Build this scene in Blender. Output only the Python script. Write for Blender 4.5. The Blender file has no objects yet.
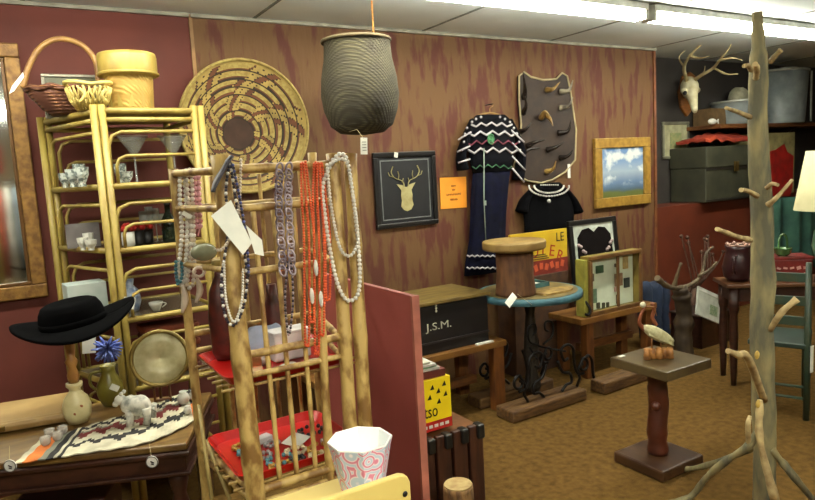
import bpy, bmesh, math, random
from mathutils import Vector, Matrix, noise
random.seed(7)
C = bpy.context.scene.collection
PI = math.pi
V = Vector
# ---------------------------------------------------------------- camera model
F = 650.; YAW = math.radians(31); PIT = math.radians(6.84); ROL = math.radians(3.2); EYE = 1.6
fw = V((math.sin(YAW)*math.cos(PIT), math.cos(YAW)*math.cos(PIT), -math.sin(PIT)))
r0 = V((math.cos(YAW), -math.sin(YAW), 0)); u0 = r0.cross(fw)
UP = math.cos(ROL)*u0 + math.sin(ROL)*r0
RT = math.cos(ROL)*r0 - math.sin(ROL)*u0
E0 = V((0, 0, EYE))
def ray(x, y): return fw + RT*((x-407.5)/F) + UP*((250-y)/F)
def oD(x, y, d): return E0 + ray(x, y)*d
def oY(x, y, Y): r = ray(x, y); return E0 + r*(Y/r.y)
def oX(x, y, X): r = ray(x, y); return E0 + r*(X/r.x)
def oZ(x, y, Z): r = ray(x, y); return E0 + r*((Z-EYE)/r.z)
def T(loc=(0, 0, 0), rz=0, rx=0, ry=0):
    return Matrix.Translation(V(loc)) @ Matrix.Rotation(rz, 4, 'Z') @ Matrix.Rotation(rx, 4, 'X') @ Matrix.Rotation(ry, 4, 'Y')
# ---------------------------------------------------------------- materials
def lin(c):
    return tuple(((v/255)/12.92 if v/255 <= .04045 else ((v/255+.055)/1.055)**2.4) for v in c) + (1,)
MATS = {}
def mat(name, c, rough=.6, metal=0, c2=None, scale=12, st=(1, 1, 1), bump=0, bscale=None, lo=.35, hi=.65, em=0, trans=0, alpha=1, spec=.5, detail=4):
    if name in MATS: return MATS[name]
    m = bpy.data.materials.new(name); m.use_nodes = True
    nt = m.node_tree; b = nt.nodes['Principled BSDF']; N = nt.nodes.new; L = nt.links.new
    b.inputs['Base Color'].default_value = lin(c); b.inputs['Roughness'].default_value = rough
    b.inputs['Metallic'].default_value = metal; b.inputs['Specular IOR Level'].default_value = spec
    if trans: b.inputs['Transmission Weight'].default_value = trans
    if alpha < 1: b.inputs['Alpha'].default_value = alpha
    tc = N('ShaderNodeTexCoord'); mp = N('ShaderNodeMapping'); mp.inputs['Scale'].default_value = st
    L(tc.outputs['Object'], mp.inputs['Vector'])
    if not em:
        if c2 is None: c2 = tuple(v*.8 for v in c)
        n = N('ShaderNodeTexNoise'); n.inputs['Scale'].default_value = scale; n.inputs['Detail'].default_value = detail
        L(mp.outputs[0], n.inputs['Vector'])
        r = N('ShaderNodeValToRGB'); r.color_ramp.elements[0].position = lo; r.color_ramp.elements[1].position = hi
        r.color_ramp.elements[0].color = lin(c); r.color_ramp.elements[1].color = lin(c2)
        L(n.outputs['Fac'], r.inputs['Fac']); L(r.outputs[0], b.inputs['Base Color'])
    else:
        b.inputs['Emission Color'].default_value = lin(c); b.inputs['Emission Strength'].default_value = em
    if bump:
        n2 = N('ShaderNodeTexNoise'); n2.inputs['Scale'].default_value = bscale or scale*2; n2.inputs['Detail'].default_value = 3
        L(mp.outputs[0], n2.inputs['Vector'])
        bp = N('ShaderNodeBump'); bp.inputs['Strength'].default_value = bump; bp.inputs['Distance'].default_value = .01
        L(n2.outputs['Fac'], bp.inputs['Height']); L(bp.outputs[0], b.inputs['Normal'])
    MATS[name] = m; return m
def weave_mat(name, c, c2, sx=60, sz=90, rough=.7, strength=.6):
    m = mat(name, c, rough, c2=c2, scale=10)
    nt = m.node_tree; N = nt.nodes.new; L = nt.links.new; b = nt.nodes['Principled BSDF']
    tc = N('ShaderNodeTexCoord')
    w1 = N('ShaderNodeTexWave'); w1.bands_direction = 'Z'; w1.inputs['Scale'].default_value = sz/6
    w2 = N('ShaderNodeTexWave'); w2.bands_direction = 'DIAGONAL'; w2.inputs['Scale'].default_value = sx/6
    for w in (w1, w2): w.inputs['Distortion'].default_value = .4; L(tc.outputs['Object'], w.inputs['Vector'])
    mu = N('ShaderNodeMath'); mu.operation = 'MULTIPLY'; L(w1.outputs['Fac'], mu.inputs[0]); L(w2.outputs['Fac'], mu.inputs[1])
    bp = N('ShaderNodeBump'); bp.inputs['Strength'].default_value = strength; bp.inputs['Distance'].default_value = .006
    L(mu.outputs[0], bp.inputs['Height']); L(bp.outputs[0], b.inputs['Normal'])
    mx = N('ShaderNodeMix'); mx.data_type = 'RGBA'; mx.inputs['Factor'].default_value = .5
    rp = [n for n in nt.nodes if n.type == 'VALTORGB'][0]
    L(mu.outputs[0], mx.inputs['Factor']); mx.inputs['A'].default_value = lin(c2); L(rp.outputs[0], mx.inputs['B'])
    L(mx.outputs['Result'], b.inputs['Base Color'])
    return m
# ---------------------------------------------------------------- mesh builder
class MB:
    def __init__(s, M=None): s.bm = bmesh.new(); s.M = M or Matrix(); s.mi = 0
    def v(s, p): return s.bm.verts.new(s.M @ V(p))
    def f(s, vs, smooth=False):
        try: q = s.bm.faces.new(vs); q.smooth = smooth; q.material_index = s.mi; return q
        except ValueError: return None
    def box(s, c, d, rz=0, rx=0, ry=0, taper=1):
        R = T(c, rz, rx, ry); h = V(d)/2
        vs = [s.v(R @ V((x*h.x*(taper if z > 0 else 1), y*h.y*(taper if z > 0 else 1), z*h.z))) for z in (-1, 1) for x, y in ((-1, -1), (1, -1), (1, 1), (-1, 1))]
        for q in ((3, 2, 1, 0), (4, 5, 6, 7), (0, 1, 5, 4), (1, 2, 6, 5), (2, 3, 7, 6), (3, 0, 4, 7)): s.f([vs[i] for i in q])
        return s
    def tube(s, pts, r, seg=8, closed=False, cap=True, flat=1.0):
        pts = [V(p) for p in pts]; n = len(pts)
        rs = r if isinstance(r, (list, tuple)) else [r]*n
        rings = []; up = None
        for i, p in enumerate(pts):
            if closed: d = pts[(i+1) % n]-pts[i-1]
            else: d = pts[min(i+1, n-1)]-pts[max(i-1, 0)]
            if d.length < 1e-9: d = V((0, 0, 1))
            d.normalize()
            if up is None: up = d.orthogonal().normalized() if abs(d.z) < .9 else V((1, 0, 0))
            if up is not None and abs(d.z) < .9 and i == 0: up = V((0, 0, 1))
            up = (up-d*up.dot(d))
            up = up.normalized() if up.length > 1e-6 else d.orthogonal().normalized()
            w = d.cross(up)
            rings.append([s.v(p+(up*math.cos(a)*flat+w*math.sin(a))*rs[i]) for a in [2*PI*k/seg for k in range(seg)]])
        m = n if closed else n-1
        for i in range(m):
            a, b = rings[i], rings[(i+1) % n]
            for k in range(seg): s.f([a[k], a[(k+1) % seg], b[(k+1) % seg], b[k]], True)
        if cap and not closed: s.f(rings[0][::-1]); s.f(rings[-1])
        return s
    def lathe(s, prof, c=(0, 0, 0), seg=24, sx=1, sy=1, capb=True, capt=False, rip=0, nr=8, smooth=True, R=None):
        R = R or Matrix(); rings = []; c = V(c)
        for (r, z) in prof:
            rings.append([s.v(c+R@V((math.cos(a)*r*sx*(1+rip*math.sin(nr*a)), math.sin(a)*r*sy*(1+rip*math.sin(nr*a)), z))) for a in [2*PI*(k+.5)/seg for k in range(seg)]])
        for a, b in zip(rings, rings[1:]):
            for k in range(seg): s.f([a[k], a[(k+1) % seg], b[(k+1) % seg], b[k]], smooth)
        if capb: s.f(rings[0][::-1])
        if capt: s.f(rings[-1])
        return s
    def loft(s, rows, seg=24, rip=0, nr=7, ph=0, caps=True):
        # rows: (centre, rx, ry)
        rings = []
        for (c, rx, ry) in rows:
            c = V(c)
            rings.append([s.v(c+V((math.cos(a)*rx*(1+rip*math.sin(nr*a+ph)), math.sin(a)*ry*(1+rip*2*math.sin(nr*a+ph)), 0))) for a in [2*PI*k/seg for k in range(seg)]])
        for a, b in zip(rings, rings[1:]):
            for k in range(seg): s.f([a[k], a[(k+1) % seg], b[(k+1) % seg], b[k]], True)
        if caps: s.f(rings[0][::-1]); s.f(rings[-1])
        return s
    def sph(s, c, r, sc=(1, 1, 1), u=12, w=8, R=None):
        c = V(c); R = R or Matrix(); sc = V(sc)
        P = lambda a, b: c + R@V((r*sc.x*math.sin(b)*math.cos(a), r*sc.y*math.sin(b)*math.sin(a), r*sc.z*math.cos(b)))
        top = s.v(P(0, 0)); bot = s.v(P(0, PI))
        rings = [[s.v(P(2*PI*k/u, PI*j/w)) for k in range(u)] for j in range(1, w)]
        for k in range(u): s.f([top, rings[0][k], rings[0][(k+1) % u]], True); s.f([bot, rings[-1][(k+1) % u], rings[-1][k]], True)
        for a, b in zip(rings, rings[1:]):
            for k in range(u): s.f([a[k], b[k], b[(k+1) % u], a[(k+1) % u]], True)
        return s
    def prism(s, pts, d):
        # pts: 3D outline, d: extrusion vector
        d = V(d); a = [s.v(p) for p in pts]; b = [s.v(V(p)+d) for p in pts]; n = len(pts)
        s.f(a); s.f(b[::-1])
        for k in range(n): s.f([a[k], b[k], b[(k+1) % n], a[(k+1) % n]])
        return s
    def grid(s, fn, nu, nv, th=0, nrm=(0, 0, 1)):
        g = [[s.v(fn(i/nu, j/nv)) for i in range(nu+1)] for j in range(nv+1)]
        for j in range(nv):
            for i in range(nu): s.f([g[j][i], g[j][i+1], g[j+1][i+1], g[j+1][i]], True)
        if th:
            o = V(nrm)*-th
            h = [[s.v(V(fn(i/nu, j/nv))+o) for i in range(nu+1)] for j in range(nv+1)]
            for j in range(nv):
                for i in range(nu): s.f([h[j][i], h[j+1][i], h[j+1][i+1], h[j][i+1]], True)
            for i in range(nu): s.f([g[0][i], h[0][i], h[0][i+1], g[0][i+1]]); s.f([g[nv][i+1], h[nv][i+1], h[nv][i], g[nv][i]])
            for j in range(nv): s.f([g[j+1][0], h[j+1][0], h[j][0], g[j][0]]); s.f([g[j][nu], h[j][nu], h[j+1][nu], g[j+1][nu]])
        return s
    def build(s, name, m, parent=None, origin=None, bev=0, sub=0, solid=0):
        bmesh.ops.recalc_face_normals(s.bm, faces=s.bm.faces)
        o = V(origin) if origin is not None else V((0, 0, 0))
        if parent is not None:
            o = V(parent['_o'])
        for v in s.bm.verts: v.co -= o
        me = bpy.data.meshes.new(name); s.bm.to_mesh(me); s.bm.free()
        for q in (m if isinstance(m, (list, tuple)) else [m]): me.materials.append(q)
        ob = bpy.data.objects.new(name, me); C.objects.link(ob)
        if parent is not None:
            ob.parent = parent
            ob.location = V((0, 0, 0))
            ob['_o'] = tuple(o)
        else: ob.location = o; ob['_o'] = tuple(o)
        if solid:
            w = ob.modifiers.new('t', 'SOLIDIFY'); w.thickness = solid
        if bev:
            w = ob.modifiers.new('b', 'BEVEL'); w.width = bev; w.segments = 2; w.limit_method = 'ANGLE'
        if sub:
            w = ob.modifiers.new('s', 'SUBSURF'); w.levels = sub; w.render_levels = sub
        return ob
def thing(name, label, cat, loc, group=None):
    o = bpy.data.objects.new(name, None); C.objects.link(o); o.location = V(loc); o['_o'] = tuple(V(loc))
    o.empty_display_size = .05
    return tag(o, label, cat, group)
def tag(o, label, cat, group=None, kind=None):
    o['label'] = label; o['category'] = cat
    if group: o['group'] = group
    if kind: o['kind'] = kind
    return o
def struct(name, mb, m, parent=None, **k):
    o = mb.build(name, m, parent, **k)
    if parent is None: o['kind'] = 'structure'
    return o
def lab(o, l): o['label'] = l; return o
def dup(root, loc, label, group=None):
    r = root.copy(); C.objects.link(r); r.location = V(loc); r['label'] = label
    if group: r['group'] = group
    for ch in list(root.children):
        c = ch.copy(); C.objects.link(c); c.parent = r
        for g in ch.children:
            d = g.copy(); C.objects.link(d); d.parent = c
    return r
def text(s, size, m, parent, loc, xd=(1, 0, 0), yd=(0, 0, 1), name='lettering', ext=.0008, align='CENTER', squash=1.0):
    cu = bpy.data.curves.new('t', 'FONT'); cu.body = s; cu.size = size; cu.align_x = align; cu.align_y = 'CENTER'; cu.extrude = ext; cu.resolution_u = 3
    t = bpy.data.objects.new('t', cu); C.objects.link(t)
    bpy.context.view_layer.update()
    me = bpy.data.meshes.new_from_object(t); bpy.data.objects.remove(t); bpy.data.curves.remove(cu)
    xd = V(xd).normalized(); yd = V(yd).normalized(); zd = xd.cross(yd)
    o = V(parent['_o']); loc = V(loc)
    for v in me.vertices: v.co = loc + xd*v.co.x*squash + yd*v.co.y + zd*v.co.z - o
    me.materials.clear(); me.materials.append(m)
    ob = bpy.data.objects.new(name, me); C.objects.link(ob); ob.parent = parent; ob['_o'] = tuple(o)
    return ob
def ext_floor(a, b, z=0):
    a = V(a); b = V(b); t = (z-a.z)/(b.z-a.z); return a+(b-a)*t
def lerp(a, b, t): return V(a)+(V(b)-V(a))*t
def spline(pts, n=8):
    pts = [V(p) for p in pts]; out = []
    q = [pts[0]*2-pts[1]]+pts+[pts[-1]*2-pts[-2]]
    for i in range(1, len(q)-2):
        for k in range(n):
            t = k/n; a, b, c, d = q[i-1], q[i], q[i+1], q[i+2]
            out.append(.5*((2*b)+(c-a)*t+(2*a-5*b+4*c-d)*t*t+(3*b-a-3*c+d)*t**3))
    out.append(pts[-1]); return out
def rough_tube(mb, pts, r0_, r1_, amp=.12, n=10, seg=10, sd=0):
    sp = spline(pts, n); N = len(sp)
    rs = [(r0_+(r1_-r0_)*i/(N-1))*(1+amp*noise.noise(V((i*.45, sd*3.1, 0)))*2) for i in range(N)]
    return mb.tube(sp, rs, seg)
def bamboo(mb, a, b, r, nodes=5, seg=10, r1=None):
    a = V(a); b = V(b); pts = []; rs = []; r1 = r1 or r
    n = nodes*6
    for i in range(n+1):
        t = i/n; pts.append(lerp(a, b, t)); k = i % 6
        rs.append((r+(r1-r)*t)*(1.13 if k == 0 else (.97 if k == 3 else 1.0)))
    return mb.tube(pts, rs, seg)
# ================================================================ SETTING
CEIL = 2.58; WY = 3.97; DY = 4.3
mw = lambda *a, **k: mat(*a, **k)
M_brown = mat('sponged_brown_wall', (98, 68, 35), .75, c2=(82, 37, 24), scale=4.6, st=(3.6, 1, .85), lo=.47, hi=.61, bump=.25, bscale=9)
M_red = mat('maroon_wall', (100, 43, 31), .75, c2=(86, 36, 26), scale=3, bump=.1)
M_dark = mat('charcoal_wall', (52, 48, 44), .8, c2=(44, 40, 37), scale=4)
M_orred = mat('rust_half_wall', (98, 42, 22), .55, c2=(84, 34, 19), scale=4)
M_ceil = mat('ceiling_panel', (226, 235, 234), .8, c2=(218, 228, 226), scale=2)
M_seam = mat('ceiling_seam', (130, 138, 132), .8)
M_floor = mat('ochre_carpet', (106, 79, 38), .95, c2=(80, 59, 27), scale=26, bump=.5, bscale=220, spec=.1, lo=.3, hi=.7)
M_side = mat('beige_wall', (150, 130, 100), .8)
struct('floor', MB().box((3, .7, -.05), (14, 8.2, .1)), M_floor)
struct('ceiling', MB().box((3, .7, CEIL+.05), (14, 8.2, .1)), M_ceil)
for i, x in enumerate((.16, 1.38, 2.60, 3.82, 5.04, 6.26, 7.48)):
    struct('trim_%d' % (i+1), MB().box((x, .5, CEIL-.002), (.02, 7.6, .004)), M_seam)
struct('trim_8', MB().box((3, 1.53, CEIL-.002), (13, .02, .005)), M_seam)
struct('wall_back', MB().box((3.05, WY+.08, CEIL/2), (4.1, .16, CEIL)), M_brown)
struct('wall_back_left', MB().box((-1.25, WY+.08, CEIL/2), (4.5, .16, CEIL)), M_red)
struct('wall_back_right', MB().box((7.55, DY+.08, CEIL/2), (4.9, .16, CEIL)), M_dark)
struct('wall_low', MB().box((7.55, (WY+DY)/2, .57), (4.88, DY-WY, 1.14)), M_orred)
struct('wall_left', MB().box((-3.55, .6, CEIL/2), (.1, 7.2, CEIL)), M_side)
struct('wall_right', MB().box((9.95, .6, CEIL/2), (.1, 7.6, CEIL)), M_side)
struct('wall_front', MB().box((3.2, -3.05, CEIL/2), (13.6, .1, CEIL)), M_side)
struct('trim_9', MB().box((1.0, WY-.006, CEIL/2), (.02, .012, CEIL-.01)), mat('pale_trim', (150, 112, 66)))
struct('trim_10', MB().box((5.09, WY-.006, CEIL/2), (.03, .012, CEIL-.01)), mat('brown_trim', (120, 70, 36)))
struct('trim_11', MB().box((3.05, WY-.012, CEIL-.012), (4.1, .024, .02)), mat('grey_edge', (150, 146, 130)))
struct('trim_12', MB().box((-1.25, WY-.012, CEIL-.012), (4.48, .024, .02)), mat('grey_edge', (150, 146, 130)))

# ---- fluorescent fixtures
M_tube = mat('fluorescent_tube', (255, 252, 236), em=50)
M_hous = mat('white_enamel', (222, 224, 214), .4)
def fixture(x0, x1, Y, label):
    L = x1-x0; cx = (x0+x1)/2
    t = thing('fluorescent_light', label, 'ceiling light', (cx, Y, CEIL-.005), 'fluorescent strip lights')
    MB().box((cx, Y, CEIL-.026), (L, .11, .042)).build('housing', M_hous, t, bev=.004)
    for dy in (-.028, .028):
        MB().tube([(x0+.03, Y+dy, CEIL-.085), (x1-.03, Y+dy, CEIL-.085)], .019, 10).build('tube', M_tube, t)
    for x in (x0+.012, x1-.012):
        MB().box((x, Y, CEIL-.075), (.024, .1, .06)).build('socket', M_hous, t)
    la = bpy.data.lights.new('area', 'AREA'); la.shape = 'RECTANGLE'; la.size = L-.1; la.size_y = .1; la.energy = LP; la.color = (1.0, .975, .81)
    lo = bpy.data.objects.new('lamp_glow', la); C.objects.link(lo); lo.parent = t; lo.location = (0, 0, -.115)
    return t
LP = 13
fixture(1.15, 3.57, 2.87, 'bare fluorescent strip light at the top edge, left one of the glowing row')
fixture(3.63, 6.05, 2.87, 'bare fluorescent strip light over the skull and trunk, right part of row')
fixture(-1.35, 1.07, 2.87, 'unseen fluorescent strip light added above the rattan shelf')  # off-frame fixture added to brighten the left side
LP = 60
fixture(-1.0, 1.4, -.4, 'unseen fill strip light added behind the camera, left')  # unseen fill fixture, added to light the foreground
LP = 18
fixture(1.5, 3.9, -.4, 'unseen fill strip light added behind the camera, right')  # weaker fill fixture, also added out of view for the foreground

# ================================================================ WALL THINGS
M_gold = mat('old_gold_frame', (140, 104, 48), .45, c2=(104, 70, 28), scale=30, metal=.3, bump=.3)
M_black = mat('black_paint', (20, 19, 20), .45)
M_white = mat('white_paper', (225, 226, 215), .7, c2=(212, 214, 204), scale=20)
M_wood = mat('mid_brown_wood', (112, 70, 32), .5, c2=(82, 48, 22), scale=9, st=(1, 1, 5), bump=.2)
M_dwood = mat('dark_walnut', (58, 30, 20), .38, c2=(40, 20, 14), scale=9, st=(1, 1, 5), bump=.1)
M_olwood = mat('olive_wood', (112, 92, 38), .6, c2=(84, 66, 28), scale=8, st=(1, 4, 1), bump=.2)
M_string = mat('string', (190, 176, 130), .8)
M_glass = mat('clear_glass', (225, 232, 228), .08, alpha=.28, spec=.8)
M_iron = mat('black_iron', (26, 24, 24), .4, metal=.5)
M_straw = mat('straw', (160, 142, 78), .7, c2=(132, 110, 54), scale=40)

def frameY(t, x0, x1, z0, z1, Y, w, d, m, name='frame'):
    """rectangular picture frame in a plane of constant Y, front face at Y-d"""
    b = MB()
    b.box(((x0+x1)/2, Y-d/2, z1-w/2), (x1-x0, d, w)); b.box(((x0+x1)/2, Y-d/2, z0+w/2), (x1-x0, d, w))
    b.box((x0+w/2, Y-d/2, (z0+z1)/2), (w, d, z1-z0-2*w)); b.box((x1-w/2, Y-d/2, (z0+z1)/2), (w, d, z1-z0-2*w))
    return b.build(name, m, t, bev=min(.006, w/5))
# mirror
mt = thing('wall_mirror', 'tall gilt framed mirror on the maroon wall beside the rattan shelf', 'mirror', (-.28, WY, 1.05))
x1 = .115; x0 = -.62; z0 = 1.05; z1 = 2.36
frameY(mt, x0, x1, z0, z1, WY-.001, .07, .045, M_gold)
frameY(mt, x0+.07, x1-.07, z0+.07, z1-.07, WY-.001, .018, .03, mat('dark_gold', (96, 64, 26), .4, metal=.4), 'inner_frame')
b = MB(); b.box(((x0+x1)/2, WY-.012, (z0+z1)/2), (x1-x0-.15, .004, z1-z0-.15))
b.build('mirror_glass', mat('mirror_silver', (225, 230, 225), .06, metal=1, c2=(215, 222, 216)), mt)

# woven plaque: polar cells with stepped spiral pattern
def plaque():
    c = oY(245, 127, WY-.09); R = .39
    ml = [M_straw, mat('dark_coil', (48, 34, 18), .8), mat('rust_coil', (104, 60, 34), .8), mat('tan_coil', (164, 140, 76), .8), mat('centre_coil', (66, 42, 30), .8)]
    b = MB(); NS = 168; NR = 60
    def pt(r, a): return V((c.x-.03*(1-r/R)+r*math.cos(a), WY-.012-.10*(r/R)**2, c.z-.045*(1-r/R)+r*math.sin(a)))
    g = [[b.v(pt(R*max(j, .02)/NR, 2*PI*k/NS)) for k in range(NS)] for j in range(NR+1)]
    for j in range(NR):
        rr = (j+.5)/NR
        for k in range(NS):
            a = k/NS
            if rr < .235: mi = 4
            elif rr > .965: mi = 3
            else:
                x = (rr-.235)/.73*7; q = int(x); fr = x % 1
                u = (a*6 + rr*1.25 + (.12 if q % 2 else 0)) % 1
                if u < .46:
                    blk = int(u/.14); w = (u/.14) % 1
                    if fr < .14 or w < .12: mi = 1
                    else: mi = 2 if (blk+q) % 3 == 0 else 3
                else:
                    mi = 1 if fr < .24 else (2 if fr < .45 else 0)
            b.mi = mi; b.f([g[j][k], g[j][(k+1) % NS], g[j+1][(k+1) % NS], g[j+1][k]], True)
    b.mi = 0
    t = thing('woven_plaque', 'large round coiled basket tray with stepped brown pattern on the wall', 'basket', c)
    b.build('coiled_disc', ml, t, solid=.008)
    MB().tube([(c.x+R*math.cos(a), WY-.125, c.z+R*math.sin(a)) for a in [2*PI*k/64 for k in range(64)]], .009, 8, closed=True).build('rim', M_straw, t)
plaque()

# hanging dark basket
def hang_basket():
    Y = 3.2; tp = oY(356, 42, Y); bt = oY(360, 135, Y); H = tp.z-bt.z
    t = thing('hanging_basket', 'dark olive woven burden basket hanging from an orange cord', 'basket', (tp.x, Y, bt.z))
    pr = [(.02, 0), (.12, .012), (.17, .05), (.2, .13), (.212, .21), (.205, .3), (.185, .4), (.178, H-.01), (.182, H), (.17, H), (.165, H-.06), (.19, .21), (.15, .06), (.02, .03)]
    m = weave_mat('dark_basket', (92, 86, 54), (46, 41, 26), 150, 240, .85, .8)
    MB().lathe(pr, (tp.x+.005, Y, bt.z), 40, capb=True).build('basket_body', m, t)
    MB().tube([(tp.x+.183*math.cos(a), Y+.183*math.sin(a), tp.z+.004) for a in [2*PI*k/40 for k in range(40)]], .009, 8, closed=True).build('rim', mat('basket_rim', (84, 72, 46), .85), t)
    k = V((tp.x+.02, Y, tp.z+.14)); mc = mat('orange_cord', (190, 128, 60), .8)
    b = MB()
    k = oY(374, 40, Y+.16); k.z = tp.z-.05
    b.tube([k, (k.x, k.y, CEIL-.001)], .006, 6); b.build('cord', mc, t)
    q = oY(364, 146, Y-.2)
    g = tag(MB().box(q, (.038, .003, .085), ry=.05).build('price_tag', M_white, origin=q), 'small white paper tag hanging below the dark olive basket', 'price tag')
    MB().tube([q+V((0, -.004, .036)), q+V((-.004, .06, .09)), (q.x-.02, Y-.08, bt.z+.012)], .0012, 5).build('tag_string', M_string, g)
    b2 = MB()
    for i in range(4): b2.box(q+V((0, -.003, .02-.014*i)), (.024, .001, .003))
    b2.build('tag_writing', M_black, g)
hang_basket()

# deer picture
def deer():
    tl = oY(371, 153, WY); br = oY(437, 226, WY)
    x0, x1, z0, z1 = tl.x, br.x, br.z+.02, tl.z+.0
    t = thing('deer_picture', 'black framed picture of a pale deer head silhouette', 'picture', ((x0+x1)/2, WY, z0))
    frameY(t, x0, x1, z0, z1, WY-.002, .035, .028, mat('black_lacquer', (26, 25, 25), .3))
    MB().box(((x0+x1)/2, WY-.008, (z0+z1)/2), (x1-x0-.06, .01, z1-z0-.06)).build('mat_board', mat('slate_mat', (20, 21, 26), .5), t)
    frameY(t, x0+.055, x1-.055, z0+.055, z1-.055, WY-.010, .008, .006, mat('silver_fillet', (130, 134, 134), .4, metal=.4), 'fillet')
    cx = (x0+x1)/2+.0; cz = (z0+z1)/2
    hd = [(-.01, .02), (-.03, .035), (-.085, .045), (-.06, .015), (-.045, -.005), (-.05, -.05), (-.045, -.085), (-.055, -.13), (-.03, -.16), (.0, -.172), (.035, -.16), (.06, -.125), (.05, -.08), (.055, -.045), (.048, -.005), (.065, .02), (.088, .05), (.033, .038), (.012, .02)]
    md = mat('pale_hide', (168, 160, 112), .7, c2=(150, 140, 92), scale=30)
    b = MB(); b.prism([(cx+p[0]*.9, WY-.0145, cz+p[1]*.9) for p in hd], (0, -.003, 0))
    for sg in (-1, 1):
        A = lambda pts: [V((cx+sg*p[0], WY-.017, cz+p[1])) for p in pts]
        b.tube(spline(A([(.015, .02), (.03, .06), (.09, .085), (.115, .125), (.10, .165)]), 5), .007, 6, flat=.4)
        b.tube(A([(.06, .073), (.055, .105), (.062, .13)]), .005, 6, flat=.4)
        b.tube(A([(.095, .09), (.13, .1), (.14, .125)]), .005, 6, flat=.4)
        b.tube(A([(.03, .05), (.02, .08)]), .005, 6, flat=.4)
    b.build('deer_silhouette', md, t)
    q = oY(396, 155, WY-.032)
    b = MB().box(q, (.03, .002, .036), ry=.2); b.build('sticker', M_white, t)
deer()

# orange sign
def osign():
    a = oY(439.5, 178, WY-.006); c = oY(467, 207, WY-.006)
    mid = (a+c)/2; w = c.x-a.x; h = a.z-c.z
    t = thing('paper_sign', 'square orange paper sign taped between the deer picture and dress', 'sign', (mid.x, WY, c.z))
    MB().box(mid, (w, .004, h), ry=.02).build('sheet', mat('orange_paper', (228, 148, 40), .6, c2=(220, 136, 34), scale=6), t)
    mm = mat('brown_ink', (110, 52, 10), .7)
    rr = random.Random(3)
    for k, (dz, n, s) in enumerate(((.05, 4, .014), (.022, 3, .014), (-.012, 9, .02), (-.05, 5, .018))):
        b = MB()
        wd = n*s*.75
        for i in range(n):
            x = mid.x-wd/2+i*s*.75+s*.3; z = mid.z+dz
            pts = [V((x-s*.2, mid.y-.003, z-s*.4*rr.random())), V((x-s*.1, mid.y-.003, z+s*.5)), V((x+s*.12, mid.y-.003, z-s*.4)), V((x+s*.3, mid.y-.003, z+s*.35*rr.random()))]
            b.tube(pts, .0016, 5)
        b.build('handwriting', mm, t)
osign()

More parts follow.
